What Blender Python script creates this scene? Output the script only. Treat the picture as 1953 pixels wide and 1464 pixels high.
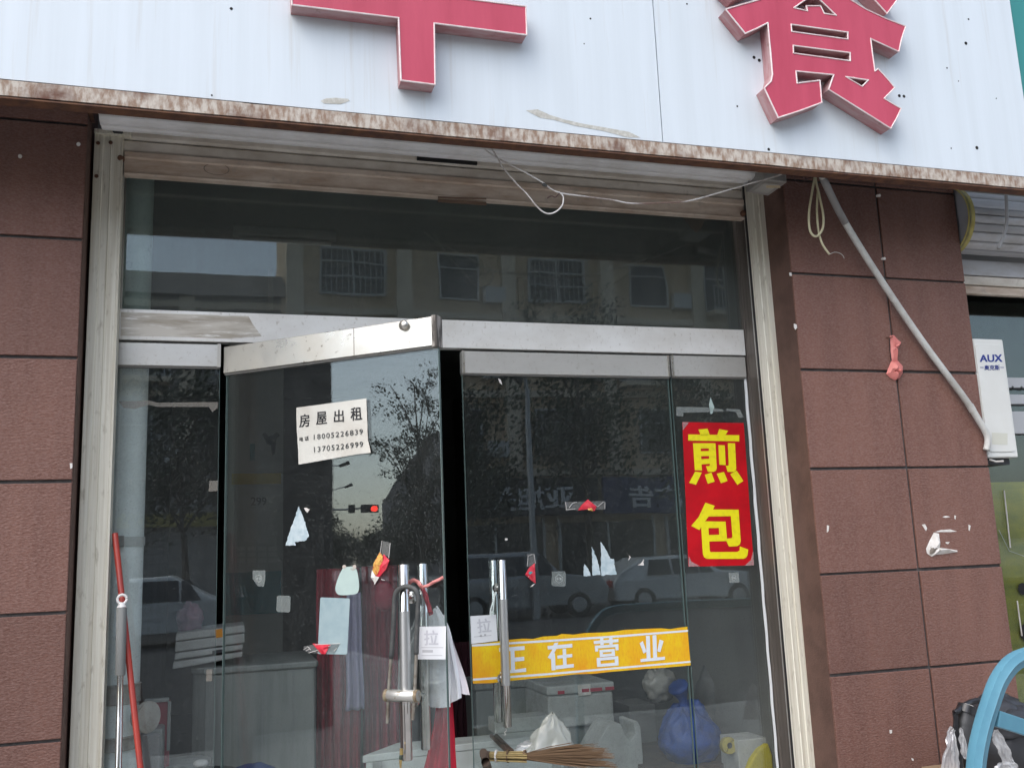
import bpy, bmesh, math, random
from mathutils import Vector, Matrix, noise as mnoise
rad = math.radians
scene = bpy.context.scene
for o in list(bpy.data.objects):
    bpy.data.objects.remove(o)
COL = scene.collection

# ------------------------------------------------------------------ camera
YAW, PITCH, ROLL, FPX = 0.298, 0.178, -0.040, 1810.44      # photo is 1953 x 1464 px
CAM = Vector((0.0, -3.777, 1.5))
cf = Vector((math.sin(YAW)*math.cos(PITCH), math.cos(YAW)*math.cos(PITCH), math.sin(PITCH)))
r0 = Vector((math.cos(YAW), -math.sin(YAW), 0)); u0 = r0.cross(cf)
cr = r0*math.cos(ROLL) + u0*math.sin(ROLL); cu = u0*math.cos(ROLL) - r0*math.sin(ROLL)
cd = bpy.data.cameras.new('camera'); cam = bpy.data.objects.new('camera', cd); COL.objects.link(cam)
cam.matrix_world = Matrix(((cr.x, cu.x, -cf.x, CAM.x), (cr.y, cu.y, -cf.y, CAM.y), (cr.z, cu.z, -cf.z, CAM.z), (0, 0, 0, 1)))
cd.sensor_fit = 'HORIZONTAL'; cd.sensor_width = 36; cd.lens = 36*FPX/1953
cd.clip_start = 0.05; cd.clip_end = 3000
scene.camera = cam

# ------------------------------------------------------------------ sky, sun, exposure
SUN_EL, SUN_AZ = rad(52), rad(232)        # azimuth measured from +Y clockwise
w = bpy.data.worlds.new('World'); scene.world = w; w.use_nodes = True
nt = w.node_tree; nt.nodes.clear()
sky = nt.nodes.new('ShaderNodeTexSky'); sky.sky_type = 'NISHITA'; sky.sun_disc = False
sky.sun_elevation = SUN_EL; sky.sun_rotation = SUN_AZ; sky.dust_density = 2.2; sky.air_density = 1.0; sky.ozone_density = 1.0
hs = nt.nodes.new('ShaderNodeHueSaturation'); hs.inputs['Saturation'].default_value = 0.66
bg = nt.nodes.new('ShaderNodeBackground'); bg.inputs['Strength'].default_value = 0.15
wo = nt.nodes.new('ShaderNodeOutputWorld')
nt.links.new(sky.outputs[0], hs.inputs['Color']); nt.links.new(hs.outputs[0], bg.inputs['Color']); nt.links.new(bg.outputs[0], wo.inputs[0])
sl = bpy.data.lights.new('sun', 'SUN'); sl.energy = 0.5; sl.angle = rad(80); sl.color = (1, 0.98, 0.95)
so = bpy.data.objects.new('sun', sl); COL.objects.link(so)
sd = Vector((math.sin(SUN_AZ)*math.cos(SUN_EL), math.cos(SUN_AZ)*math.cos(SUN_EL), math.sin(SUN_EL)))
so.rotation_euler = sd.to_track_quat('Z', 'Y').to_euler(); so.location = (0, -10, 20)
vs = scene.view_settings; vs.view_transform = 'Standard'; vs.look = 'None'; vs.gamma = 1; vs.use_curve_mapping = False
vs.exposure = 1.40
scene.render.engine = 'CYCLES'
cy = scene.cycles
cy.use_denoising = True; cy.transparent_max_bounces = 24; cy.max_bounces = 8; cy.glossy_bounces = 5; cy.diffuse_bounces = 4
cy.caustics_reflective = False; cy.caustics_refractive = False; cy.sample_clamp_indirect = 6
try: cy.denoising_prefilter = 'ACCURATE'
except Exception: pass

# ------------------------------------------------------------------ photo pixel -> world
def ray(px, py): return cf + cr*((px-976.5)/FPX) + cu*((732-py)/FPX)
class Plane:
    def __init__(s, o, u, v, n): s.o, s.u, s.v, s.n = Vector(o), Vector(u), Vector(v), Vector(n)
    def at(s, px, py, h=0.0):
        d = ray(px, py); o = s.o + s.n*h
        p = CAM + d*((o-CAM).dot(s.n)/d.dot(s.n)); q = p-s.o
        return (q.dot(s.u), q.dot(s.v))
    def P(s, a, b, h=0.0): return s.o + s.u*a + s.v*b + s.n*h
def front(Y): return Plane((0, Y, 0), (1, 0, 0), (0, 0, 1), (0, -1, 0))
def W(px, py, Y):
    a, b = front(Y).at(px, py); return Vector((a, Y, b))
TH = rad(39.3); HINGE = Vector((0.008, 0.28, 0))
DP = Plane(HINGE, (math.cos(TH), -math.sin(TH), 0), (0, 0, 1), (-math.sin(TH), -math.cos(TH), 0))
GP = front(0.28)
def RV(px, py, dist):                                   # point seen mirrored in the open door
    d = ray(px, py).normalized(); o = DP.o
    t = (o-CAM).dot(DP.n)/d.dot(DP.n); p = CAM + d*t
    r = d - DP.n*(2*d.dot(DP.n)); return p + r*dist
def MV(px, py, Yv):                                     # point seen mirrored in the shop front
    p = W(px, py, Yv); return Vector((p.x, 0.56-Yv, p.z))

# ------------------------------------------------------------------ materials
MATS = {}
def M(name, col, rough=0.6, metal=0.0, col2=None, scale=4.0, stretch=(1, 1, 1), lo=0.4, hi=0.65, bump=0.0, bscale=150.0,
      rnd=0.0, spec=0.5, col3=None, scale3=30.0, lo3=0.55, hi3=0.7, rough2=None, stretch3=(1, 1, 1), bstretch=(1, 1, 1), bdist=0.002):
    if name in MATS: return MATS[name]
    m = bpy.data.materials.new(name); m.use_nodes = True; t = m.node_tree; N, L = t.nodes, t.links
    b = N['Principled BSDF']; b.inputs['Roughness'].default_value = rough; b.inputs['Metallic'].default_value = metal
    b.inputs['Specular IOR Level'].default_value = spec
    geo = N.new('ShaderNodeNewGeometry')
    def nz(sc, st, det=5):
        mp = N.new('ShaderNodeMapping'); mp.inputs['Scale'].default_value = st; L.new(geo.outputs['Position'], mp.inputs[0])
        n = N.new('ShaderNodeTexNoise'); n.inputs['Scale'].default_value = sc; n.inputs['Detail'].default_value = det
        n.inputs['Roughness'].default_value = 0.6; L.new(mp.outputs[0], n.inputs['Vector']); return n.outputs['Fac']
    def rng(f, a, c):
        r = N.new('ShaderNodeMapRange'); r.inputs['From Min'].default_value = a; r.inputs['From Max'].default_value = c; L.new(f, r.inputs['Value']); return r.outputs[0]
    c = None
    def mix(f, a, bcol):
        x = N.new('ShaderNodeMix'); x.data_type = 'RGBA'; L.new(f, x.inputs['Factor'])
        if isinstance(a, tuple): x.inputs['A'].default_value = (*a, 1)
        else: L.new(a, x.inputs['A'])
        x.inputs['B'].default_value = (*bcol, 1); return x.outputs['Result']
    cur = tuple(col)
    if col2 is not None:
        f = rng(nz(scale, stretch), lo, hi); cur = mix(f, cur, tuple(col2))
        if rough2 is not None:
            r = N.new('ShaderNodeMapRange'); r.inputs['To Min'].default_value = rough; r.inputs['To Max'].default_value = rough2
            L.new(f, r.inputs['Value']); L.new(r.outputs[0], b.inputs['Roughness'])
    if col3 is not None: cur = mix(rng(nz(scale3, stretch3), lo3, hi3), cur, tuple(col3))
    if rnd:
        oi = N.new('ShaderNodeObjectInfo'); r = N.new('ShaderNodeMapRange'); r.inputs['To Min'].default_value = 1-rnd; r.inputs['To Max'].default_value = 1+rnd
        L.new(oi.outputs['Random'], r.inputs['Value']); v = N.new('ShaderNodeHueSaturation'); L.new(r.outputs[0], v.inputs['Value'])
        if isinstance(cur, tuple): v.inputs['Color'].default_value = (*cur, 1)
        else: L.new(cur, v.inputs['Color'])
        cur = v.outputs[0]
    if isinstance(cur, tuple): b.inputs['Base Color'].default_value = (*cur, 1)
    else: L.new(cur, b.inputs['Base Color'])
    if bump:
        bp = N.new('ShaderNodeBump'); bp.inputs['Strength'].default_value = bump; bp.inputs['Distance'].default_value = bdist
        L.new(nz(bscale, bstretch, 3), bp.inputs['Height']); L.new(bp.outputs[0], b.inputs['Normal'])
    MATS[name] = m; return m

def glass_mat(name, tint=(0.72, 0.80, 0.79), dust=0.03, dcol=(0.42, 0.44, 0.43), ior_r0=0.060, smear=6.0):
    m = bpy.data.materials.new(name); m.use_nodes = True; t = m.node_tree; N, L = t.nodes, t.links
    N.remove(N['Principled BSDF']); out = N['Material Output']
    geo = N.new('ShaderNodeNewGeometry')
    dot = N.new('ShaderNodeVectorMath'); dot.operation = 'DOT_PRODUCT'; L.new(geo.outputs['Incoming'], dot.inputs[0]); L.new(geo.outputs['Normal'], dot.inputs[1])
    def mth(op, a, b=None):
        x = N.new('ShaderNodeMath'); x.operation = op; x.use_clamp = False
        for i, q in enumerate((a, b)):
            if q is None: continue
            if isinstance(q, (int, float)): x.inputs[i].default_value = q
            else: L.new(q, x.inputs[i])
        return x.outputs[0]
    c = mth('ABSOLUTE', dot.outputs['Value']); s = mth('POWER', mth('SUBTRACT', 1.0, c), 5.0)
    F = mth('ADD', mth('MULTIPLY', s, 1-ior_r0), ior_r0)
    tr = N.new('ShaderNodeBsdfTransparent'); tr.inputs[0].default_value = (*tint, 1)
    gl = N.new('ShaderNodeBsdfGlossy'); gl.inputs['Roughness'].default_value = 0.0; gl.inputs['Color'].default_value = (0.88, 0.98, 1, 1)
    nw_ = N.new('ShaderNodeTexNoise'); nw_.inputs['Scale'].default_value = 2.6; nw_.inputs['Detail'].default_value = 1.5; L.new(geo.outputs['Position'], nw_.inputs['Vector'])
    bw_ = N.new('ShaderNodeBump'); bw_.inputs['Strength'].default_value = 1.0; bw_.inputs['Distance'].default_value = 0.0005; L.new(nw_.outputs['Fac'], bw_.inputs['Height']); L.new(bw_.outputs[0], gl.inputs['Normal'])
    m1 = N.new('ShaderNodeMixShader'); L.new(F, m1.inputs[0]); L.new(tr.outputs[0], m1.inputs[1]); L.new(gl.outputs[0], m1.inputs[2])
    mp = N.new('ShaderNodeMapping'); mp.inputs['Scale'].default_value = (1, 1, 0.45); L.new(geo.outputs['Position'], mp.inputs[0])
    n1 = N.new('ShaderNodeTexNoise'); n1.inputs['Scale'].default_value = smear; n1.inputs['Detail'].default_value = 9; n1.inputs['Roughness'].default_value = 0.72; L.new(mp.outputs[0], n1.inputs['Vector'])
    n2 = N.new('ShaderNodeTexNoise'); n2.inputs['Scale'].default_value = 170; n2.inputs['Detail'].default_value = 2; L.new(geo.outputs['Position'], n2.inputs['Vector'])
    sp = mth('MULTIPLY', mth('MAXIMUM', mth('SUBTRACT', n2.outputs['Fac'], 0.60), 0.0), 0.9)
    mp3 = N.new('ShaderNodeMapping'); mp3.inputs['Scale'].default_value = (30, 30, 1.2); L.new(geo.outputs['Position'], mp3.inputs[0])
    n3 = N.new('ShaderNodeTexNoise'); n3.inputs['Scale'].default_value = 2.0; n3.inputs['Detail'].default_value = 4; L.new(mp3.outputs[0], n3.inputs['Vector'])
    mr = N.new('ShaderNodeMapRange'); mr.inputs['From Min'].default_value = 0.35; mr.inputs['From Max'].default_value = 0.8; mr.inputs['To Min'].default_value = dust*0.5; mr.inputs['To Max'].default_value = dust*2.2
    L.new(mth('ADD', mth('MULTIPLY', n1.outputs['Fac'], 0.75), mth('MULTIPLY', n3.outputs['Fac'], 0.25)), mr.inputs['Value'])
    fac = mth('ADD', mr.outputs[0], sp)
    df = N.new('ShaderNodeBsdfDiffuse'); df.inputs[0].default_value = (*dcol, 1)
    m2 = N.new('ShaderNodeMixShader'); L.new(fac, m2.inputs[0]); L.new(m1.outputs[0], m2.inputs[1]); L.new(df.outputs[0], m2.inputs[2])
    L.new(m2.outputs[0], out.inputs['Surface']); MATS[name] = m; return m

def film_mat(name, col, alpha=0.5, rough=0.15, glossy=0.12):     # thin clear plastic
    m = bpy.data.materials.new(name); m.use_nodes = True; t = m.node_tree; N, L = t.nodes, t.links
    N.remove(N['Principled BSDF']); out = N['Material Output']
    tr = N.new('ShaderNodeBsdfTransparent'); df = N.new('ShaderNodeBsdfDiffuse'); df.inputs[0].default_value = (*col, 1)
    tl = N.new('ShaderNodeBsdfTranslucent'); tl.inputs[0].default_value = (*col, 1)
    gl = N.new('ShaderNodeBsdfGlossy'); gl.inputs['Roughness'].default_value = rough
    a = N.new('ShaderNodeMixShader'); a.inputs[0].default_value = 0.28; L.new(df.outputs[0], a.inputs[1]); L.new(tl.outputs[0], a.inputs[2])
    b = N.new('ShaderNodeMixShader'); b.inputs[0].default_value = alpha; L.new(tr.outputs[0], b.inputs[1]); L.new(a.outputs[0], b.inputs[2])
    c = N.new('ShaderNodeMixShader'); c.inputs[0].default_value = glossy; L.new(b.outputs[0], c.inputs[1]); L.new(gl.outputs[0], c.inputs[2])
    L.new(c.outputs[0], out.inputs['Surface']); MATS[name] = m; return m

TILE = M('tile_glaze', (0.182, 0.086, 0.063), 0.6, col2=(0.142, 0.066, 0.049), scale=2.2, stretch=(5, 5, 0.7), lo=0.36, hi=0.64, bump=0.7, bscale=95, rnd=0.13, bstretch=(0.7, 0.7, 1.5),
         col3=(0.225, 0.130, 0.108), scale3=130, lo3=0.40, hi3=0.72, stretch3=(0.7, 0.7, 1.5), spec=0.35, bdist=0.006)
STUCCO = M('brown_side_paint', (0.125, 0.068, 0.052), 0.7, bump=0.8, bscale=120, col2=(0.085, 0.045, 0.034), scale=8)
GROUT = M('dark_grout', (0.075, 0.074, 0.075), 0.85, col2=(0.12, 0.11, 0.105), scale=25, bump=0.5)
PANEL = M('white_composite_panel', (0.67, 0.735, 0.78), 0.45, col2=(0.61, 0.67, 0.705), scale=2.0, stretch=(9, 1, 0.35), lo=0.35, hi=0.85,
          col3=(0.50, 0.49, 0.45), scale3=1.1, stretch3=(24, 1, 0.9), lo3=0.60, hi3=0.98)
TAPE_RES = M('grey_glue_residue', (0.44, 0.43, 0.38), 0.8, col2=(0.6, 0.6, 0.56), scale=60)
HOLE = M('black_hole', (0.012, 0.012, 0.012), 0.9)
LET_F = M('red_letter_acrylic', (0.55, 0.072, 0.125), 0.45, col2=(0.46, 0.050, 0.092), scale=1.6, stretch=(6, 1, 1), lo=0.35, hi=0.7)
LET_T = M('pale_letter_trim', (0.78, 0.62, 0.62), 0.5, col2=(0.85, 0.80, 0.78), scale=20)
LET_R = M('faded_letter_return', (0.46, 0.30, 0.30), 0.6, col2=(0.40, 0.17, 0.18), scale=4, stretch=(2, 8, 2), col3=(0.22, 0.13, 0.11), scale3=25, lo3=0.62, hi3=0.8)
RUST = M('rusty_painted_steel', (0.54, 0.49, 0.425), 0.7, col2=(0.27, 0.18, 0.125), scale=34, stretch=(1.5, 1, 0.6), lo=0.40, hi=0.62, bump=0.5, bscale=120,
         col3=(0.12, 0.048, 0.028), scale3=4.5, stretch3=(1.0, 1, 1.4), lo3=0.50, hi3=0.70)
RUST2 = M('brown_rust', (0.16, 0.075, 0.04), 0.85, col2=(0.08, 0.04, 0.03), scale=20, bump=0.5)
GUIDE = M('weathered_guide_aluminium', (0.76, 0.735, 0.625), 0.5, col2=(0.60, 0.555, 0.44), scale=2.5, stretch=(40, 40, 0.8), lo=0.40, hi=0.68,
          col3=(0.34, 0.29, 0.21), scale3=5, stretch3=(9, 9, 2.5), lo3=0.58, hi3=0.82, bump=0.2, bscale=60)
BAR = M('dusty_shutter_bar', (0.66, 0.56, 0.465), 0.65, col2=(0.44, 0.325, 0.24), scale=3.0, stretch=(2, 1, 9), lo=0.38, hi=0.68, col3=(0.42, 0.36, 0.30), scale3=22, lo3=0.60, hi3=0.78)
SLAT = M('grimy_shutter_slat', (0.74, 0.69, 0.61), 0.55, col2=(0.55, 0.49, 0.41), scale=2.6, stretch=(3, 1, 6), lo=0.4, hi=0.72, col3=(0.30, 0.25, 0.20), scale3=7, stretch3=(2, 1, 1), lo3=0.66, hi3=0.85)
SLATW = M('white_shutter_slat', (0.84, 0.84, 0.84), 0.45, col2=(0.72, 0.71, 0.69), scale=3, stretch=(2, 1, 4))
BEAM = M('bright_brushed_beam', (0.92, 0.915, 0.88), 0.42, 0.15, col2=(0.78, 0.76, 0.71), scale=3.0, stretch=(1.0, 1.0, 1.6), lo=0.40, hi=0.66, col3=(0.50, 0.46, 0.39), scale3=70, stretch3=(1.0, 1, 0.6), lo3=0.58, hi3=0.82, bump=0.1, bscale=60)
STEEL = M('scratched_stainless', (0.72, 0.71, 0.67), 0.34, 0.60, col2=(0.62, 0.605, 0.56), scale=2.5, stretch=(1.0, 1.0, 2.0), lo=0.38, hi=0.66, rough2=0.42,
          col3=(0.50, 0.47, 0.41), scale3=60, lo3=0.58, hi3=0.80, bump=0.08, bscale=40)
STEEL2 = M('dirty_stainless', (0.61, 0.59, 0.535), 0.26, 0.88, col2=(0.55, 0.52, 0.455), scale=5, lo=0.4, hi=0.7, rough2=0.5, col3=(0.20, 0.165, 0.125), scale3=34, lo3=0.62, hi3=0.74)
CHROME = M('polished_tube', (0.66, 0.65, 0.63), 0.14, 1.0, col2=(0.55, 0.54, 0.51), scale=14, rough2=0.26)
DULLTUBE = M('dull_tube_film', (0.56, 0.56, 0.55), 0.42, 0.9)
JAMB = M('brown_grey_jamb_steel', (0.135, 0.115, 0.098), 0.45, 0.15, col2=(0.09, 0.076, 0.064), scale=3, stretch=(20, 20, 1))
SILIC = M('white_silicone', (0.72, 0.74, 0.74), 0.35)
BLACKR = M('black_rubber', (0.02, 0.02, 0.021), 0.6)
GREYR = M('worn_grey_rubber', (0.050, 0.053, 0.053), 0.6, col2=(0.085, 0.085, 0.08), scale=30)
GREYFOAM = M('grey_foam_grip', (0.23, 0.235, 0.225), 0.85, bump=0.4, bscale=300)
REDPOLE = M('red_plastic_pole', (0.43, 0.045, 0.025), 0.4, col2=(0.33, 0.04, 0.03), scale=8)
PVC = M('pale_pvc', (0.82, 0.90, 0.87), 0.4, col2=(0.74, 0.81, 0.78), scale=6, col3=(0.35, 0.33, 0.29), scale3=14, lo3=0.66, hi3=0.8)
PVCDIRT = M('grimy_pvc', (0.44, 0.43, 0.39), 0.6, col2=(0.30, 0.28, 0.24), scale=12)
PAPER = M('rental_paper', (0.67, 0.66, 0.60), 0.8, col2=(0.60, 0.575, 0.51), scale=7, bump=0.1, bscale=30)
INK = M('black_ink', (0.02, 0.02, 0.022), 0.7)
INKG = M('faded_ink', (0.33, 0.33, 0.34), 0.7)
REDV = M('red_vinyl', (0.58, 0.006, 0.014), 0.28, col2=(0.45, 0.005, 0.012), scale=7, bump=0.5, bscale=14, bdist=0.004)
YELV = M('yellow_vinyl', (0.86, 0.76, 0.010), 0.4, col2=(0.72, 0.62, 0.02), scale=40, lo=0.5, hi=0.75)
ORNG = M('orange_yellow_print', (0.80, 0.36, 0.010), 0.4, col2=(0.84, 0.62, 0.012), scale=3.6, stretch=(1.6, 1, 1), lo=0.36, hi=0.64, col3=(0.72, 0.28, 0.02), scale3=110, stretch3=(1.2, 1, 0.35), lo3=0.48, hi3=0.85, bump=0.25, bscale=40)
WPRINT = M('pale_print', (0.72, 0.76, 0.80), 0.45)
STICK = M('white_sticker', (0.80, 0.81, 0.83), 0.45)
FILMB = M('pale_blue_film', (0.33, 0.43, 0.45), 0.5, col2=(0.28, 0.38, 0.41), scale=25)
FILMG = M('pale_green_film', (0.46, 0.58, 0.54), 0.5, col2=(0.42, 0.53, 0.50), scale=20)
FILMT = M('torn_blue_white_film', (0.42, 0.53, 0.57), 0.5, col2=(0.62, 0.70, 0.72), scale=26, bump=0.6, bscale=60)
FOILR = M('red_foil_scrap', (0.62, 0.02, 0.045), 0.3, col2=(0.75, 0.08, 0.10), scale=40, bump=0.6, bscale=50)
FOILY = M('gold_foil_scrap', (0.70, 0.42, 0.10), 0.35, col2=(0.55, 0.10, 0.05), scale=120, lo=0.5, hi=0.6)
SCRAPW = M('white_scrap', (0.75, 0.72, 0.68), 0.7, col2=(0.62, 0.58, 0.52), scale=30)
SCRAPC = M('scorched_scrap', (0.20, 0.17, 0.14), 0.8)
BEIGEEAR = M('beige_ear', (0.52, 0.46, 0.40), 0.7)
TAPEM = film_mat('clear_tape', (0.6, 0.6, 0.58), 0.16, 0.1, 0.05)
TAPED = film_mat('grimy_tape', (0.42, 0.39, 0.34), 0.42, 0.3, 0.02)
FAINT = film_mat('faint_sticker', (0.55, 0.60, 0.58), 0.28, 0.3, 0.02)
FAINTL = film_mat('faint_sticker_mark', (0.62, 0.66, 0.64), 0.6, 0.3, 0.02)
CLEARBAG = film_mat('clear_plastic_bag', (0.75, 0.76, 0.76), 0.42, 0.15, 0.10)
MILKBAG = film_mat('milky_plastic_bag', (0.92, 0.93, 0.95), 0.94, 0.25, 0.05)
PINKR = M('pink_rubber', (0.66, 0.22, 0.19), 0.55, col2=(0.58, 0.17, 0.15), scale=14)
REDRIB = M('red_ribbon', (0.50, 0.02, 0.045), 0.6, col2=(0.40, 0.012, 0.03), scale=15)
PINKRIB = M('faded_pink_ribbon', (0.60, 0.22, 0.20), 0.6)
REDCLOTH = M('crimson_cloth', (0.50, 0.012, 0.035), 0.75, col2=(0.40, 0.008, 0.028), scale=6, stretch=(6, 6, 0.6))
DREDCLOTH = M('dark_red_cloth', (0.34, 0.020, 0.040), 0.85, col2=(0.15, 0.010, 0.020), scale=5, stretch=(8, 8, 0.5))
PURPCLOTH = M('lilac_grey_cloth', (0.32, 0.30, 0.42), 0.85, col2=(0.24, 0.22, 0.32), scale=6, stretch=(8, 8, 0.6))
CONDUIT = M('white_conduit', (0.60, 0.60, 0.57), 0.45, col2=(0.44, 0.43, 0.40), scale=9, bump=0.4, bscale=250)
CREAMC = M('cream_cable', (0.60, 0.55, 0.36), 0.45)
WHITEC = M('thin_pale_wire', (0.78, 0.76, 0.73), 0.5, col2=(0.25, 0.17, 0.14), scale=3, lo=0.5, hi=0.6)
DARKC = M('thin_brown_wire', (0.10, 0.055, 0.05), 0.5)
BOXG = M('grey_box_plastic', (0.34, 0.33, 0.31), 0.5, col2=(0.27, 0.255, 0.235), scale=12)
BOXD = M('dark_box_side', (0.045, 0.045, 0.05), 0.6)
ACW = M('ac_white_paint', (0.70, 0.71, 0.68), 0.4, col2=(0.65, 0.655, 0.62), scale=4, col3=(0.50, 0.48, 0.43), scale3=20, lo3=0.70, hi3=0.82)
ACPALE = M('ac_sticker', (0.58, 0.58, 0.50), 0.5)
BLUEINK = M('navy_print', (0.012, 0.030, 0.22), 0.45)
BLUEP = M('sky_blue_plastic', (0.105, 0.275, 0.365), 0.42, col2=(0.088, 0.235, 0.32), scale=9, col3=(0.10, 0.24, 0.33), scale3=24, lo3=0.66, hi3=0.8, bump=0.1, bscale=80)
BLACKP = M('black_plastic', (0.016, 0.016, 0.018), 0.32, bump=0.3, bscale=40)
BLACKN = M('black_nylon', (0.028, 0.029, 0.033), 0.42, bump=0.4, bscale=60)
TEAL = M('teal_sign_panel', (0.03, 0.24, 0.23), 0.45)
GOLDR = M('gold_edge', (0.42, 0.36, 0.10), 0.45, col2=(0.34, 0.28, 0.07), scale=20)
ENDP = M('grey_end_plate', (0.23, 0.235, 0.25), 0.5, col2=(0.18, 0.18, 0.19), scale=6)
SHUT2 = M('silver_slat', (0.52, 0.53, 0.56), 0.5, col2=(0.42, 0.41, 0.40), scale=3, stretch=(2, 1, 5))
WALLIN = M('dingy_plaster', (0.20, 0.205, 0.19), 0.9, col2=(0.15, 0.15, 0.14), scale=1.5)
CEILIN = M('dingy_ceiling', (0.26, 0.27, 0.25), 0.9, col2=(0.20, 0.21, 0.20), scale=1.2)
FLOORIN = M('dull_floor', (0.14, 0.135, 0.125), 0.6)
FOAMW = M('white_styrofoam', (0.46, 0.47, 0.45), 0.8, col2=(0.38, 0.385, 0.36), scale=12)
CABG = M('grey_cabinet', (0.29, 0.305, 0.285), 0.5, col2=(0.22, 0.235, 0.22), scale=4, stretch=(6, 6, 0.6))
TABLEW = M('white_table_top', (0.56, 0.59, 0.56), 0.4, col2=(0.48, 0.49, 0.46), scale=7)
BLUEBAG = M('royal_blue_bag', (0.006, 0.060, 0.30), 0.5, col2=(0.004, 0.035, 0.19), scale=10)
STRAWY = M('yellow_straw', (0.42, 0.32, 0.14), 0.8, col2=(0.32, 0.23, 0.09), scale=30, stretch=(2, 2, 20))
STRAWB = M('brown_straw', (0.15, 0.092, 0.050), 0.85, rnd=0.2)
WOODD = M('dark_wood_strip', (0.10, 0.065, 0.045), 0.7, col2=(0.06, 0.04, 0.03), scale=12)
STUMP = M('worn_handle_end', (0.14, 0.10, 0.075), 0.7)
YELIN = M('yellow_fabric', (0.50, 0.42, 0.02), 0.6)
TEALIN = M('teal_print', (0.03, 0.17, 0.20), 0.6)
BANW = M('grey_banner', (0.30, 0.31, 0.29), 0.7)
BANY = M('banner_yellow', (0.38, 0.29, 0.05), 0.7)
BANK = M('banner_dark', (0.07, 0.08, 0.08), 0.7)
REDIN = M('maroon_panel', (0.28, 0.03, 0.05), 0.6)
PINKIN = M('dusty_pink', (0.34, 0.17, 0.21), 0.8)
ORIN = M('orange_label', (0.70, 0.28, 0.03), 0.6)
FLUOR = M('lamp_tube_off', (0.5, 0.5, 0.48), 0.5)
GLASS = glass_mat('dusty_glass', (0.975, 0.985, 0.98), 0.016)
GLASSD = glass_mat('smeared_door_glass', (0.905, 0.93, 0.925), 0.016, smear=9)
GLASST = glass_mat('grimy_transom_glass', (0.80, 0.84, 0.82), 0.066, ior_r0=0.054, smear=4)
GLASSN = glass_mat('neighbour_glass', (0.84, 0.86, 0.80), 0.014)
GEDGE = M('green_glass_edge', (0.11, 0.16, 0.15), 0.25)
OLIVE = M('olive_window_film', (0.36, 0.34, 0.025), 0.45, col2=(0.20, 0.22, 0.02), scale=4, stretch=(1, 1, 3))
ASPH = M('asphalt', (0.055, 0.055, 0.056), 0.85, col2=(0.075, 0.075, 0.074), scale=2)
PAVE = M('paving', (0.36, 0.35, 0.335), 0.8, col2=(0.29, 0.285, 0.27), scale=2.5, bump=0.4, bscale=30)
KERB = M('kerb_stone', (0.38, 0.37, 0.35), 0.8)
LINEW = M('road_paint', (0.75, 0.75, 0.72), 0.7)
BTAN = M('tan_render', (0.66, 0.50, 0.33), 0.85, col2=(0.56, 0.43, 0.29), scale=0.6)
BGREY = M('grey_render', (0.36, 0.35, 0.33), 0.85, col2=(0.30, 0.29, 0.28), scale=0.5)
BPALE = M('pale_render', (0.70, 0.60, 0.46), 0.85)
ROOFT = M('dark_roof_tile', (0.07, 0.068, 0.07), 0.8)
WFRAME = M('white_window_frame', (0.6, 0.6, 0.58), 0.5)
WGLASS = M('far_window_glass', (0.025, 0.03, 0.035), 0.08, spec=0.5)
GRILLE = M('window_grille', (0.45, 0.45, 0.44), 0.4, 0.5)
SHOPD = M('shop_sign_board', (0.035, 0.04, 0.05), 0.5)
SHOPB = M('blue_sign_board', (0.03, 0.05, 0.16), 0.5)
SIGNL = M('pale_sign_letters', (0.85, 0.87, 0.88), 0.5)
BARK = M('grey_bark', (0.11, 0.09, 0.07), 0.9, bump=0.6, bscale=20)
LEAF = M('leaf_green', (0.035, 0.065, 0.022), 0.6, rnd=0.0, col2=(0.055, 0.085, 0.03), scale=1.2)
LEAFD = M('dark_leaf', (0.024, 0.042, 0.02), 0.6, col2=(0.04, 0.06, 0.028), scale=1.5)
POLE = M('galvanised_pole', (0.42, 0.43, 0.44), 0.5, 0.4)
CARW = M('white_car_paint', (0.70, 0.71, 0.70), 0.25)
CARS = M('silver_car_paint', (0.42, 0.43, 0.44), 0.28, 0.4)
TYRE = M('tyre', (0.02, 0.02, 0.02), 0.8)
RIM = M('wheel_rim', (0.45, 0.45, 0.46), 0.35, 0.7)
LAMPR = M('red_lamp_glass', (0.5, 0.02, 0.02), 0.3)
def emit(name, col, s):
    m = M(name, col, 0.5); b = m.node_tree.nodes['Principled BSDF']; b.inputs['Emission Color'].default_value = (*col, 1); b.inputs['Emission Strength'].default_value = s; return m
REDLIT = emit('lit_red_signal', (1.0, 0.05, 0.03), 4.0)

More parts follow.
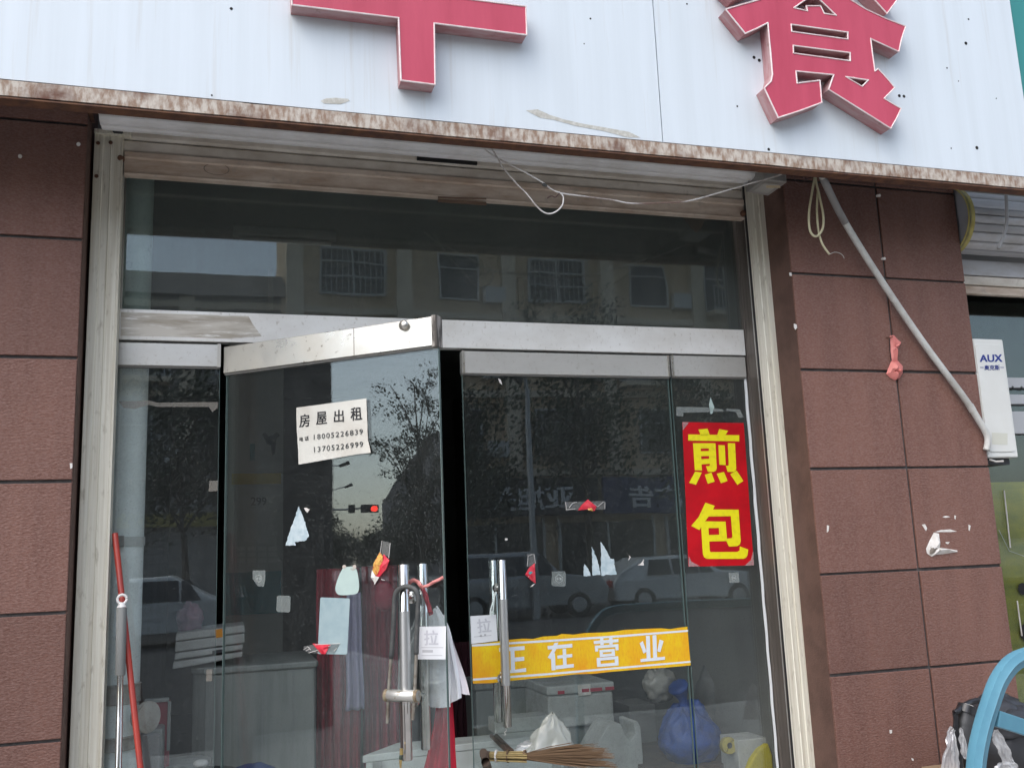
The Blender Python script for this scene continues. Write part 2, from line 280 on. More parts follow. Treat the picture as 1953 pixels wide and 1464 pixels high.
# ------------------------------------------------------------------ mesh building
ORG = {}
def root(name, label, cat, loc=(0, 0, 0), group=None):
    o = bpy.data.objects.new(name, None); COL.objects.link(o); o.location = loc; o.empty_display_size = 0.1
    o['label'] = label; o['category'] = cat
    if group: o['group'] = group
    ORG[o.name] = Vector(loc); return o
def tag(o, label, cat, group=None):
    o['label'] = label; o['category'] = cat
    if group: o['group'] = group
    return o
def struct(o): o['kind'] = 'structure'; return o
class MB:
    def __init__(s): s.v, s.f = [], []
    def add(s, vs, fs):
        k = len(s.v); s.v += [Vector(q) for q in vs]; s.f += [tuple(i+k for i in f) for f in fs]; return s
    def box(s, x0, x1, y0, y1, z0, z1):
        return s.add([(x0, y0, z0), (x1, y0, z0), (x1, y1, z0), (x0, y1, z0), (x0, y0, z1), (x1, y0, z1), (x1, y1, z1), (x0, y1, z1)],
                     [(0, 3, 2, 1), (4, 5, 6, 7), (0, 1, 5, 4), (1, 2, 6, 5), (2, 3, 7, 6), (3, 0, 4, 7)])
    def pbox(s, pl, a0, a1, b0, b1, h0, h1):
        P = pl.P
        return s.add([P(a0, b0, h0), P(a1, b0, h0), P(a1, b1, h0), P(a0, b1, h0), P(a0, b0, h1), P(a1, b0, h1), P(a1, b1, h1), P(a0, b1, h1)],
                     [(0, 3, 2, 1), (4, 5, 6, 7), (0, 1, 5, 4), (1, 2, 6, 5), (2, 3, 7, 6), (3, 0, 4, 7)])
    def prism(s, pl, pts, h0, h1):                       # pts: local (a, b), h1 faces outward
        n = len(pts); A = sum(pts[i][0]*pts[(i+1) % n][1]-pts[(i+1) % n][0]*pts[i][1] for i in range(n))
        if A < 0: pts = pts[::-1]
        vs = [pl.P(a, b, h0) for a, b in pts]+[pl.P(a, b, h1) for a, b in pts]
        fs = [tuple(range(n))[::-1], tuple(range(n, 2*n))]+[(i, (i+1) % n, n+(i+1) % n, n+i) for i in range(n)]
        return s.add(vs, fs)
    def profile_x(s, prof, x0, x1):                      # prof: (y, z) open or closed list swept along x, closed
        n = len(prof); vs = [(x0, y, z) for y, z in prof]+[(x1, y, z) for y, z in prof]
        return s.add(vs, [tuple(range(n)), tuple(range(n, 2*n))[::-1]]+[(i, n+i, n+(i+1) % n, (i+1) % n) for i in range(n)])
    def profile_z(s, prof, z0, z1):
        n = len(prof); vs = [(x, y, z0) for x, y in prof]+[(x, y, z1) for x, y in prof]
        return s.add(vs, [tuple(range(n))[::-1], tuple(range(n, 2*n))]+[(i, (i+1) % n, n+(i+1) % n, n+i) for i in range(n)])
    def tube(s, pts, r, n=10, r1=None, caps=True):
        pts = [Vector(p) for p in pts]; m = len(pts); k = len(s.v); up = None
        for i, p in enumerate(pts):
            t = (pts[min(i+1, m-1)]-pts[max(i-1, 0)]).normalized()
            if up is None: up = t.orthogonal().normalized()
            else:
                up = up-t*up.dot(t); up = up.normalized() if up.length > 1e-6 else t.orthogonal().normalized()
            b = t.cross(up)
            rr = r[i] if isinstance(r, (list, tuple)) else (r if r1 is None else r+(r1-r)*i/(m-1))
            for j in range(n):
                a = 2*math.pi*j/n; s.v.append(p+(up*math.cos(a)+b*math.sin(a))*rr)
        for i in range(m-1):
            for j in range(n): s.f.append((k+i*n+j, k+i*n+(j+1) % n, k+(i+1)*n+(j+1) % n, k+(i+1)*n+j))
        if caps: s.f.append(tuple(k+j for j in range(n))[::-1]); s.f.append(tuple(k+(m-1)*n+j for j in range(n)))
        return s
    def lathe(s, p, axis, prof, n=16):                   # prof: (dist along axis, radius)
        a = Vector(axis).normalized(); return s.tube([Vector(p)+a*d for d, _ in prof], [max(r, 1e-4) for _, r in prof], n)
    def grid(s, fn, nu, nv):
        k = len(s.v)
        for j in range(nv+1):
            for i in range(nu+1): s.v.append(Vector(fn(i/nu, j/nv)))
        for j in range(nv):
            for i in range(nu): a = k+j*(nu+1)+i; s.f.append((a, a+1, a+nu+2, a+nu+1))
        return s
    def blob(s, c, rad3, amp=0.15, freq=3.0, seed=0, nu=24, nv=14, ridge=False, flat=None):
        c = Vector(c)
        def fn(u, v):
            th = 2*math.pi*u; ph = math.pi*v; d = Vector((math.cos(th)*math.sin(ph), math.sin(th)*math.sin(ph), math.cos(ph)))
            q = mnoise.noise(d*freq+Vector((seed*7.1, seed*3.3, seed)))+0.5*mnoise.noise(d*freq*2.3+Vector((seed, 4, seed*2)))
            if ridge: q = 0.6-2*abs(q)
            k = 1+amp*q; z = d.z*rad3[2]*k
            if flat is not None: z = max(z, -flat)
            return c+Vector((d.x*rad3[0]*k, d.y*rad3[1]*k, z))
        return s.grid(fn, nu, nv)
    def build(s, name, mat, parent=None, smooth=False, bevel=0.0, seg=2, label=None, solid=0.0, sub=0):
        org = ORG.get(parent.name, Vector()) if parent else Vector()
        me = bpy.data.meshes.new(name); me.from_pydata([tuple(q-org) for q in s.v], [], s.f); me.update()
        bm = bmesh.new(); bm.from_mesh(me); bmesh.ops.recalc_face_normals(bm, faces=bm.faces); bm.to_mesh(me); bm.free()
        for q in me.polygons: q.use_smooth = bool(smooth)
        me.materials.append(mat); o = bpy.data.objects.new(name, me); COL.objects.link(o)
        if parent: o.parent = parent
        ORG[o.name] = org
        if solid: md = o.modifiers.new('solid', 'SOLIDIFY'); md.thickness = solid; md.offset = 0
        if bevel: md = o.modifiers.new('bevel', 'BEVEL'); md.width = bevel; md.segments = seg; md.limit_method = 'ANGLE'
        if smooth and smooth != 'all':
            try:
                me.set_sharp_from_angle(angle=rad(40))
            except Exception: pass
        if sub: md = o.modifiers.new('sub', 'SUBSURF'); md.levels = md.render_levels = sub
        if label: o['label'] = label
        return o
def inst(src, parent, off, name=None):
    c = src.copy(); COL.objects.link(c); c.parent = parent; c.location = Vector(src.location)+Vector(off); ORG[c.name] = ORG.get(parent.name, Vector())
    return c
def copy_thing(src, loc, label=None):
    c = src.copy(); COL.objects.link(c); c.location = loc; ORG[c.name] = Vector(loc)
    if label: c['label'] = label
    for ch in list(src.children):
        d = ch.copy(); COL.objects.link(d); d.parent = c
        for g in list(ch.children): e = g.copy(); COL.objects.link(e); e.parent = d
    return c
def ppx(pl, pts, h=0.0, ox=0, oy=0, sc=1.0):              # photo pixels (or zoomed ones) -> local plane points
    return [pl.at(ox+x/sc, oy+y/sc, h) for x, y in pts]
def fill(loops):                                        # filled 2D shape with holes -> verts2d, faces
    cv = bpy.data.curves.new('tmp', 'CURVE'); cv.dimensions = '2D'; cv.fill_mode = 'BOTH'
    for lp in loops:
        sp = cv.splines.new('POLY'); sp.points.add(len(lp)-1); sp.use_cyclic_u = True
        for p, q in zip(sp.points, lp): p.co = (q[0], q[1], 0, 1)
    return _cmesh(cv)
def _cmesh(cv):
    o = bpy.data.objects.new('tmp', cv); COL.objects.link(o); dg = bpy.context.evaluated_depsgraph_get()
    me = bpy.data.meshes.new_from_object(o.evaluated_get(dg)); vs = [(q.co.x, q.co.y) for q in me.vertices]; fs = [tuple(p.vertices) for p in me.polygons]
    bpy.data.objects.remove(o); bpy.data.curves.remove(cv); bpy.data.meshes.remove(me); return vs, fs
TXT = {}
def text2d(s, space=1.0):                               # glyph outlines -> list of filled shapes, in a unit box
    k = (s, space)
    if k not in TXT:
        cv = bpy.data.curves.new('tmp', 'FONT'); cv.body = s; cv.size = 1; cv.resolution_u = 3; cv.space_character = space; cv.fill_mode = 'NONE'
        o = bpy.data.objects.new('tmp', cv); COL.objects.link(o); dg = bpy.context.evaluated_depsgraph_get()
        me = bpy.data.meshes.new_from_object(o.evaluated_get(dg)); P = [(q.co.x, q.co.y) for q in me.vertices]
        adj = {}
        for e in me.edges: a, b = e.vertices; adj.setdefault(a, []).append(b); adj.setdefault(b, []).append(a)
        bpy.data.objects.remove(o); bpy.data.curves.remove(cv); bpy.data.meshes.remove(me)
        seen = set(); loops = []
        for st in range(len(P)):
            if st in seen or st not in adj: continue
            lp = [st]; seen.add(st); cur = max(adj[st]) if (st+1) not in adj[st] else st+1
            while cur not in seen:
                lp.append(cur); seen.add(cur); nx = [q for q in adj[cur] if q not in seen]
                if not nx: break
                cur = nx[0]
            loops.append([P[q] for q in lp])
        x0, x1 = min(p[0] for p in P), max(p[0] for p in P); y0, y1 = min(p[1] for p in P), max(p[1] for p in P)
        def area(l): return sum(l[i][0]*l[(i+1) % len(l)][1]-l[(i+1) % len(l)][0]*l[i][1] for i in range(len(l)))/2
        def inside(p, l):
            c = False
            for i in range(len(l)):
                (xa, ya), (xb, yb) = l[i], l[i-1]
                if (ya > p[1]) != (yb > p[1]) and p[0] < (xb-xa)*(p[1]-ya)/(yb-ya)+xa: c = not c
            return c
        A = [area(l) for l in loops]; sg_ = 1 if A[max(range(len(A)), key=lambda i: abs(A[i]))] > 0 else -1
        outs = [i for i in range(len(A)) if A[i]*sg_ > 0]; grp = {i: [loops[i]] for i in outs}
        for i in range(len(A)):
            if A[i]*sg_ < 0:
                c = [q for q in outs if inside(loops[i][0], loops[q])]
                if c: grp[min(c, key=lambda q: abs(A[q]))].append(loops[i])
        res = []
        for i in outs:
            vs, fs = fill(grp[i]); res.append(([((x-x0)/(x1-x0), (y-y0)/(y1-y0)) for x, y in vs], fs))
        TXT[k] = res
    return TXT[k]
def bil(q, u, v):                                       # quad tl,tr,br,bl; v=0 bottom
    tl, tr, br, bl = [Vector((*p, 0)) for p in q]; p = (bl*(1-u)+br*u)*(1-v)+(tl*(1-u)+tr*u)*v; return p.x, p.y
def text_quad(mb, pl, s, quad, h, bold=0.0, space=1.0, hfun=None):
    lv = 0                                              # bold: the same glyph laid down again a hair aside and a hair higher
    for du, dv in ((0, 0),) if not bold else ((-bold/len(s), -bold*.6), (bold/len(s), -bold*.6), (-bold/len(s), bold*.6), (bold/len(s), bold*.6)):
        for vs, fs in text2d(s, space):
            pts = []
            for u, v in vs:
                a, b = bil(quad, u+du, v+dv); pts.append(pl.P(a, b, h+lv*0.00003+(hfun(a, b) if hfun else 0)))
            mb.add(pts, fs); lv += 1
    return mb
def shape(mb, pl, loops, h):
    vs, fs = fill(loops); mb.add([pl.P(a, b, h) for a, b in vs], fs); return mb
def bez(pts, n=8):                                      # smooth curve through points
    P = [Vector(p) for p in pts]; out = []
    for i in range(len(P)-1):
        a, b, c, d = P[max(i-1, 0)], P[i], P[i+1], P[min(i+2, len(P)-1)]
        for k in range(n):
            t = k/n; out.append(0.5*((2*b)+(c-a)*t+(2*a-5*b+4*c-d)*t*t+(3*b-a-3*c+d)*t**3))
    out.append(P[-1]); return out
R = random.Random(7)

# ================================================================== large structure
# ground
struct(MB().box(-60, 60, -4.2, 0.0, -0.25, 0.0).build('pavement', PAVE))
struct(MB().box(-160, 160, -4.35, -4.2, -0.25, 0.0).build('kerb', KERB))
struct(MB().box(-160, 160, -24.0, -4.35, -0.30, -0.13).build('road', ASPH))
mk = MB()
for k in range(-20, 20): mk.box(k*6, k*6+2.6, -14.2, -14.05, -0.13, -0.126)
struct(mk.build('road_markings', LINEW))
struct(MB().box(-160, 160, -160, -24.0, -0.25, 0.0).build('far_pavement', PAVE))
struct(MB().box(-60, -1.7, 0.0, 30, -0.25, -0.002).build('ground', PAVE)); struct(MB().box(5.0, 60, 0.0, 30, -0.25, -0.002).build('ground', PAVE))

# room behind the glass
YF = 0.30
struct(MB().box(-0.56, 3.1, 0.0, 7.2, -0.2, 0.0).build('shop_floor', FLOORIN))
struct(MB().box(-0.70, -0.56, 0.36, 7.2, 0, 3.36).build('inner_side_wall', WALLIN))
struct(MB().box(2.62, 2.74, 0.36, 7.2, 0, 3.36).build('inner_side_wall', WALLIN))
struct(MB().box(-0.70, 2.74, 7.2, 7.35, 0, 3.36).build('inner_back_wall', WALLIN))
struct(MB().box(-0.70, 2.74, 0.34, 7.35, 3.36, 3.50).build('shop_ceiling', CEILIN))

# building body above and beside the shop front
b = root('shop_building', 'shop building wall behind the white sign board and above the shutter', 'building', (1, 0.3, 0))
mb = MB(); mb.box(-7.0, -0.70, 0.34, 7.3, 0, 3.36); mb.box(-7.0, 9.0, 0.34, 7.4, 3.50, 9.0); mb.box(-7.0, 9.0, 0.32, 0.338, 3.27, 9.0)
mb.build('wall', BGREY, b)

# pillars with separate tiles
JZ = [4.1, 3.690, 3.228, 2.758, 2.293, 1.831, 1.360, 0.924, 0.462, 0.0]
def pillar(label, xs, yf, yback, side_l, side_r):
    p = root('tiled_pillar', label, 'pillar', ((xs[0]+xs[-1])/2, yf, 0))
    MB().box(xs[0]+0.004, xs[-1]-0.004, yf+0.012, yback, 0, 4.1).build('core', GROUT, p)
    for x, s in ((xs[0], side_l), (xs[-1], side_r)):
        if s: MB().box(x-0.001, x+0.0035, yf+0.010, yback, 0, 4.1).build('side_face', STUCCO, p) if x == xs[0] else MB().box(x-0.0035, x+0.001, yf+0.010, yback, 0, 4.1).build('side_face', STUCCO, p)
    for i in range(len(xs)-1):
        for k in range(len(JZ)-1):
            j = 0.0062; a0 = xs[i]+(j if i else 0); a1 = xs[i+1]-(j if i < len(xs)-2 else 0)
            jit = R.uniform(-.0012, .0012)
            mb = MB().box(a0, a1, yf+jit, yf+0.0125, JZ[k+1]+j+R.uniform(-.0015, .0015), JZ[k]-j+R.uniform(-.0015, .0015))
            mb.build('tile', TILE, p, bevel=0.0025, seg=2)
    return p
YL, YR = 0.03, -0.03
xl = W(157, 453, YL).x; xr = (W(1508, 524, YR).x+W(1569, 1094, YR).x)/2; xm = W(1735, 930, YR).x; xe = W(1886, 890, YR).x
PL_L, PL_R = front(YL), front(YR)
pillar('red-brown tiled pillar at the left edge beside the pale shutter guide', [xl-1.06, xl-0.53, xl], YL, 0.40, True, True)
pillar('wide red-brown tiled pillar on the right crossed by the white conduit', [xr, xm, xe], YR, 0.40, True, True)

# ================================================================== sign board
YS = -0.40; SP = front(YS)
zb = 3.172; zt = 5.2
xs_ = W(1255, 140, YS).x; xe_ = (W(1925, 0, YS).x + W(1953, 175, YS).x)/2
sg = root('sign_board', 'large white shop sign board with raised red characters and a rusty lower edge', 'sign', (1.4, YS, zb))
MB().box(-2.2, xs_-0.0025, YS, YS+0.02, zb+0.003, zt).build('panel', PANEL, sg)
MB().box(xs_+0.0025, xe_-0.003, YS, YS+0.02, zb+0.003, zt).build('panel', PANEL, sg)
mb = MB(); mb.box(-2.2, xe_, YS+0.024, YS+0.06, zb-0.03, zb+0.05); mb.box(-2.2, xe_, YS+0.022, YS+0.05, zb+0.0, zt)
mb.build('backing_frame', HOLE, sg)
mb = MB(); n = 60
zlo = 3.113
prof = [(YS-0.006, zlo), (YS-0.006, zb-0.003), (YS+0.0, zb-0.003), (YS+0.0, zlo+0.006), (YS+0.055, zlo+0.006), (YS+0.055, zlo)]
xa, xb_ = -2.2, 4.6; k = 0; nx = 140; vs = []
for i in range(nx+1):
    x = xa+(xb_-xa)*i/nx; wv = 0.0035*mnoise.noise(Vector((x*1.7, 0, 3)))+0.002*mnoise.noise(Vector((x*6, 2, 3)))
    dent = 0.006*math.exp(-((x-0.10)/0.05)**2)
    for q, (y, z) in enumerate(prof):
        vs.append((x, y+(dent if q in (0, 1) else 0), z+(wv if q in (0, 5, 4, 3) else wv*0.3)))
m6 = 6; fs = []
for i in range(nx):
    for q in range(m6): fs.append((i*m6+q, i*m6+(q+1) % m6, (i+1)*m6+(q+1) % m6, (i+1)*m6+q))
fs += [tuple(range(m6)), tuple(nx*m6+q for q in range(m6))]
MB().add(vs, fs).build('rusty_edge', RUST, sg)
MB().box(xa, xb_, YS-0.004, YS+0.054, zlo-0.010, zlo-0.0045).build('lower_flange', RUST2, sg)
def letter(nm, loops_list, ret_mat):
    h = 0.068; L = None
    mbf, mbr, mbt = MB(), MB(), MB()
    for loops in loops_list:
        vs, fs = fill(loops); mbf.add([SP.P(a, b_, h) for a, b_ in vs], fs)
        for lp in loops:
            n = len(lp); v = []
            for a, b_ in lp: v += [SP.P(a, b_, 0.001), SP.P(a, b_, h-0.002)]
            mbr.add(v, [(2*i, 2*((i+1) % n), 2*((i+1) % n)+1, 2*i+1) for i in range(n)])
            for i in range(n):
                p, q = SP.P(*lp[i], h), SP.P(*lp[(i+1) % n], h)
                d = (q-p).normalized()*0.002; mbt.tube([p-d, q+d], 0.0034, 6)
    f = mbf.build('letter', LET_F, sg)
    mbr.build('letter_return', ret_mat, f); mbt.build('letter_trim', LET_T, f)
Z2 = dict(h=0.068, ox=540, oy=0, sc=3.906)
qian = ppx(SP, [(65, 37), (57, -180), (878, -62), (872, -420), (1112, -400), (1116, -38), (1808, 50), (1815, 262), (1125, 175), (1132, 632), (878, 600), (860, 135)], **Z2)
letter('qian', [[qian]], LET_R)
Z1 = dict(h=0.068, ox=1340, oy=0, sc=4.65)
main = ppx(SP, [(500, 0), (350, 42), (205, 85), (290, 190), (378, 298), (480, 255), (578, 205), (600, 430), (620, 660), (608, 722), (548, 782), (610, 915), (672, 1045), (860, 985), (1057, 912),
    (1040, 715), (838, 740), (828, 632), (1163, 665), (1118, 795), (1390, 965), (1668, 1140), (1720, 1050), (1760, 965), (1610, 875), (1703, 780), (1630, 690), (1555, 612), (1528, 634),
    (1508, 490), (1490, 345), (1740, 460), (1765, 345), (1800, 235), (1620, 165), (1450, 85), (1310, 0), (1160, -120), (1040, -230), (880, -220), (700, -80)], **Z1)
h1 = ppx(SP, [(940, -20), (810, 72), (930, 100), (920, 55), (1045, 55), (1080, 122), (1185, 138), (1020, -20)], **Z1)
h2 = ppx(SP, [(785, 218), (1288, 288), (1288, 350), (790, 282)], **Z1)
h3 = ppx(SP, [(803, 405), (1308, 470), (1310, 542), (806, 474)], **Z1)
h5 = ppx(SP, [(1268, 682), (1470, 712), (1415, 768)], **Z1)
ra = ppx(SP, [(275, -4), (160, -110), (700, -420), (900, -300), (420, -60)], **Z1)
rb = ppx(SP, [(1635, 122), (1525, 0), (1290, -230), (1450, -350), (1728, -2)], **Z1)
letter('shi', [[main, h1, h2, h3, h5], [ra], [rb]], LET_R)
# holes and glue marks
for x, y, r in ((1438, 110, 4), (1448, 115.5, 4), (1715, 183, 4), (1724, 184, 4), (1466, 285, 3.5), (1842, 83, 4.5), (1863, 282, 4.5), (1126, 36, 2.2), (1310, 8, 2), (1406, 203, 2.2), (441, 17, 3), (1114, 84, 1.5),
              (1847, 37, 2.5), (1806, 130, 2), (1828, 155, 1.6), (1900, 188, 1.6), (404, 182, 1.8), (1814, 283, 1.8)):
    mb = MB(); a, b_ = SP.at(x, y); rr = r/520.0; mb.prism(SP, [(a+rr*math.cos(t*0.785), b_+rr*math.sin(t*0.785)) for t in range(8)], 0.0002, 0.0012); mb.build('screw_hole', HOLE, sg)
mb = MB()
shape(mb, SP, [ppx(SP, [(611, 193), (622, 188), (640, 187), (664, 189), (667, 193), (650, 199), (618, 198)])], 0.0010); mb.build('glue_mark', TAPE_RES, sg); mb = MB()
shape(mb, SP, [ppx(SP, [(1003, 211), (1025, 209), (1050, 220), (1075, 228), (1110, 236), (1150, 243), (1200, 252), (1222, 263), (1195, 262), (1150, 250), (1100, 241), (1056, 229), (1030, 225)])], 0.0010)
mb.build('glue_mark', TAPE_RES, sg)
nb = root('neighbour_sign', 'teal sign panel cut off at the top right corner beyond the white board', 'sign', (4.4, YS, zb))
MB().box(xe_+0.004, 5.6, YS+0.012, YS+0.03, zb+0.12, zt).build('panel', TEAL, nb)

# ================================================================== roller shutter
YG = 0.15
gl0, gl1 = W(172, 400, YG).x+0.004, W(228, 480, YG).x
gr0, gr1 = 2.4535, xr+0.004
sh = root('roller_shutter', 'rolled up metal shutter with dusty bottom bar and pale side guides over the shop door', 'roller shutter', (1.0, YG, 0))
def guide(x0, x1, flip):
    wd = x1-x0; fr = [0, 0.02, 0.30, 0.32, 0.56, 0.58, 0.62, 0.90, 0.94, 1.0]; dp = [0.004, 0, 0, 0.004, 0.004, 0.0, 0.003, 0.003, 0.0, 0.0]
    if flip: fr = [1-f for f in fr][::-1]; dp = dp[::-1]
    prof = [(x0+wd*f, YG+d) for f, d in zip(fr, dp)]+[(x1, YG+0.085), (x0, YG+0.085)]
    return MB().profile_z(prof, 0, 3.262).build('guide_rail', GUIDE, sh)
guide(gl0, gl1, False); guide(gr0, gr1, True)
bz0, bz1 = 3.088, 3.186
prof = [(YG+0.015, bz0), (YG+0.012, bz0+0.008), (YG+0.018, bz0+0.012), (YG+0.018, bz1-0.028), (YG+0.010, bz1-0.022), (YG+0.010, bz1), (YG+0.05, bz1), (YG+0.05, bz0)]
bb = MB().profile_x(prof, gl1+0.004, gr0-0.004).build('bottom_bar', BAR, sh)
BPl = front(YG+0.018)
a, b_ = BPl.at(413, 323); mb = MB(); e = lambda s_: [(a+0.052*s_*math.cos(t*math.pi/12), b_+0.026*s_*math.sin(t*math.pi/12)) for t in range(24)]
vs, fs = fill([e(1.0), e(0.93)]); mb.add([BPl.P(x, y, 0.002) for x, y in vs], fs); mb.build('badge', M('badge_rim', (0.20, 0.165, 0.14), 0.6), bb)
mb = MB(); q0 = BPl.at(835, 381); q1 = BPl.at(927, 384)
mb.tube([BPl.P(q0[0], q0[1]+0.010, 0.004), BPl.P(q1[0], q1[1]+0.010, 0.004)], 0.004, 6); mb.pbox(BPl, q0[0], q1[0], q0[1]-0.012, q0[1]+0.004, 0.0, 0.004); mb.build('pull_handle', M('rust_brown_pull', (0.17, 0.11, 0.075), 0.7), bb)
for x, y in ((231, 304), (1416, 408)):
    a, b_ = BPl.at(x, y); MB().lathe(BPl.P(a, b_, -0.004), BPl.n, [(0, 0.014), (0.018, 0.014), (0.024, 0.009)], 12).build('bolt', RUST2, bb)
# hanging slats behind the bar, then the coil in front
ys = YG+0.030
def slat_flat(z0, z1, m):
    z = [z0, z0+(z1-z0)*0.2, z0+(z1-z0)*0.8, z1-0.004]
    prof = [(ys, z[0]), (ys-0.008, z[1]), (ys-0.008, z[2]), (ys, z[3]), (ys+0.008, z[3]), (ys+0.008, z[0])]
    MB().profile_x(prof, gl0+0.03, gr1-0.03).build('slat', m, sh)
for i in range(3): slat_flat(bz1+0.003+i*0.058, bz1+0.003+(i+1)*0.058, SLAT)
rc = 0.205; cyy, czz = ys-0.012-rc, 3.412
xs0, xs1 = gl0+0.045, gr0+0.01
for i in range(13):
    a0 = rad(20-i*21); a1 = rad(20-(i+1)*21+1.5)
    pts = []
    for t, dr in ((0, -0.004), (0.15, 0.004), (0.45, 0.006), (0.50, -0.002), (0.55, 0.006), (0.85, 0.004), (1.0, -0.004)):
        an = a0+(a1-a0)*t; pts.append((cyy+math.cos(an)*(rc+dr), czz+math.sin(an)*(rc+dr)))
    inner = [(cyy+math.cos(an)*(rc-0.012), czz+math.sin(an)*(rc-0.012)) for an in (a1, (a0+a1)/2, a0)]
    MB().profile_x(pts+inner, xs0, xs1).build('slat', SLATW if i > 0 else SLAT, sh)
MB().lathe((xs0-0.05, cyy, czz), (1, 0, 0), [(0, 0.05), (xs1-xs0+0.1, 0.05)], 16).build('coil_shaft', RUST2, sh)
# black slot on the coil slat, end brackets
lb = MB(); p0, p1 = W(811, 306, cyy+0.03), W(930, 318, cyy+0.03)
lb.box(p0.x, p1.x, ys-0.020, ys-0.008, 3.256, 3.280); lb.build('vent_slot', HOLE, sh)
mb = MB(); mb.box(gl0, gl0+0.14, YG-0.012, YG+0.06, 3.246, 3.266); mb.box(gl0+0.035, gl0+0.06, YG-0.02, YG+0.02, 3.266, 3.30)
br = mb.build('end_bracket', GUIDE, sh, bevel=0.003)
mb = MB(); mb.box(gl0-0.03, gl0+0.03, -0.33, 0.10, 3.33, 3.352); mb.box(gl0-0.02, gl0+0.004, -0.33, 0.12, 3.28, 3.33); mb.build('end_bracket', RUST2, sh)
PG = front(YG)
for x, y in ((184, 336), (187, 273), (211, 272)):
    a, b_ = PG.at(x, y); MB().lathe(PG.P(a, b_, -0.002), PG.n, [(0, 0.008), (0.004, 0.008), (0.007, 0.004)], 10).build('rivet', RUST2, sh)
p = W(224, 268, YG-0.03); MB().lathe((p.x-0.02, YG-0.02, 3.272), (1, 0, 0), [(0, 0.02), (0.004, 0.024), (0.034, 0.024), (0.038, 0.02)], 14).build('guide_roller', BLACKR, sh)
gl_plane = front(0.24)

# ================================================================== glazed shop front
sf = root('shop_front_frame', 'stainless steel shop front frame with dark transom glass over the doors', 'shop front', (1.0, 0.28, 0))
YB = 0.255; xL = -0.424; xR = 2.445
tz0, tz1 = W(700, 655, YB).z, W(700, 605, YB).z
tz0 = 2.419; tz1 = 2.547
MB().box(xL, xR, YB, 0.305, tz0, tz1).build('transom_beam', BEAM, sf, bevel=0.002)
BP_ = front(YB); SCUFF = M('scuffed_film', (0.62, 0.575, 0.50), 0.4, 0.2, col2=(0.40, 0.35, 0.28), scale=3.0, stretch=(1.2, 1, 9), lo=0.40, hi=0.64, col3=(0.80, 0.78, 0.73), scale3=9, stretch3=(1.0, 1, 10), lo3=0.56, hi3=0.68)
MB().prism(BP_, [BP_.at(*q_) for q_ in ((231, 595), (300, 597.5), (380, 600), (474, 603), (482, 618), (499, 641), (440, 646), (330, 642), (231, 640))], -0.001, 0.0012).build('scuffed_film', SCUFF, sf)
MB().box(xL+0.004, xR+0.02, 0.275, 0.285, tz1+0.002, 3.36).build('transom_pane', GLASST, sf)
MB().box(xL, xL+0.015, 0.268, 0.292, tz1+0.002, 3.36).build('glazing_bead', STEEL2, sf)
MB().box(xR+0.004, xR+0.036, 0.250, 0.31, 0.0, 3.36).build('jamb', JAMB, sf, bevel=0.003)
MB().box(xR+0.0395, 2.545, 0.244, 0.30, 0.0, 3.36).build('jamb', JAMB, sf, bevel=0.002)
MB().box(xR+0.0363, xR+0.0392, 0.240, 0.30, 0.0, 3.36).build('jamb_glint_strip', STEEL, sf)  # thin bright line standing in for a highlight on the jamb
MB().box(xL-0.02, xL-0.002, 0.238, 0.30, 0.0, 3.36).build('jamb', JAMB, sf, bevel=0.002)
MB().box(xL, xR, 0.262, 0.298, 0.0, 0.012).build('threshold', STEEL2, sf)
MB().box(2.4490, 2.4531, 0.160, 0.2435, 0.0, 3.26).build('jamb_cover', JAMB, sf)
MB().box(2.4470, 2.4489, 0.166, 0.170, 0.0, 3.26).build('jamb_glint_strip', STEEL, sf)  # second bright line, put in as the highlight beside the gap
MB().box(2.4482, 2.4533, 0.1515, 0.1595, 0.0, 3.26).build('gap_shade_strip', BLACKR, sf)  # black strip put in for the shade of the gap beside the guide
a0, b0 = GP.at(1418, 722); a1, b1 = GP.at(1483, 1464)
mb = MB(); n = 30
pts = [GP.P(xR-0.004+0.0015*math.sin(i*2.1), 2.31-(2.31-0.02)*i/n, 0.006) for i in range(n+1)]
mb.tube(pts, [0.0065+0.002*R.random() for _ in pts], 6); mb.build('silicone_bead', SILIC, sf)
def patch(parent, pl, a0, a1, b0, b1, mt, nm='top_rail'):
    m = MB(); m.pbox(pl, a0, a1, b0, b1, -0.020, 0.024); o = m.build(nm, mt, parent, bevel=0.0025)
    m = MB(); m.pbox(pl, a0+0.001, a1-0.001, b0-0.006, b0-0.0005, -0.012, 0.016); m.build('rail_gasket', M('rail_gasket', (0.26, 0.25, 0.23), 0.5), o); return o
def fixed_light(label, a0, a1, zr0, zr1):
    o = root('fixed_glass_panel', label, 'glass panel', (a0, 0.28, 0))
    MB().pbox(GP, a0, a1, 0.03, zr0-0.002, -0.005, 0.005).build('pane', GLASS, o)
    r = patch(o, GP, a0-0.002, a1+0.002, zr0, zr1, STEEL)
    MB().pbox(GP, (a1-0.010 if a1 < 1 else a0-0.001), (a1+0.004 if a1 < 1 else a0+0.008), zr0-0.002, zr1+0.002, 0.0245, 0.028).build('end_strip', STEEL2, r)
    MB().pbox(GP, a0, a1, 0.012, 0.03, -0.015, 0.015).build('bottom_rail', STEEL2, o)
    e = (a1, a1+0.0015) if a1 < 1 else (a0-0.0015, a0)
    MB().pbox(GP, e[0], e[1], 0.03, zr0-0.002, -0.005, 0.005).build('glass_edge', GEDGE, o)
    return o
z_l0 = GP.at(320, 699)[1]; z_r0 = 2.309
fixed_light('narrow fixed glass panel at the left in front of the white drainpipe', xL+0.006, -0.024, 2.314, 2.408)
fixed_light('narrow fixed glass panel at the right carrying the red sticker', 2.042, xR-0.006, z_r0, 2.410)
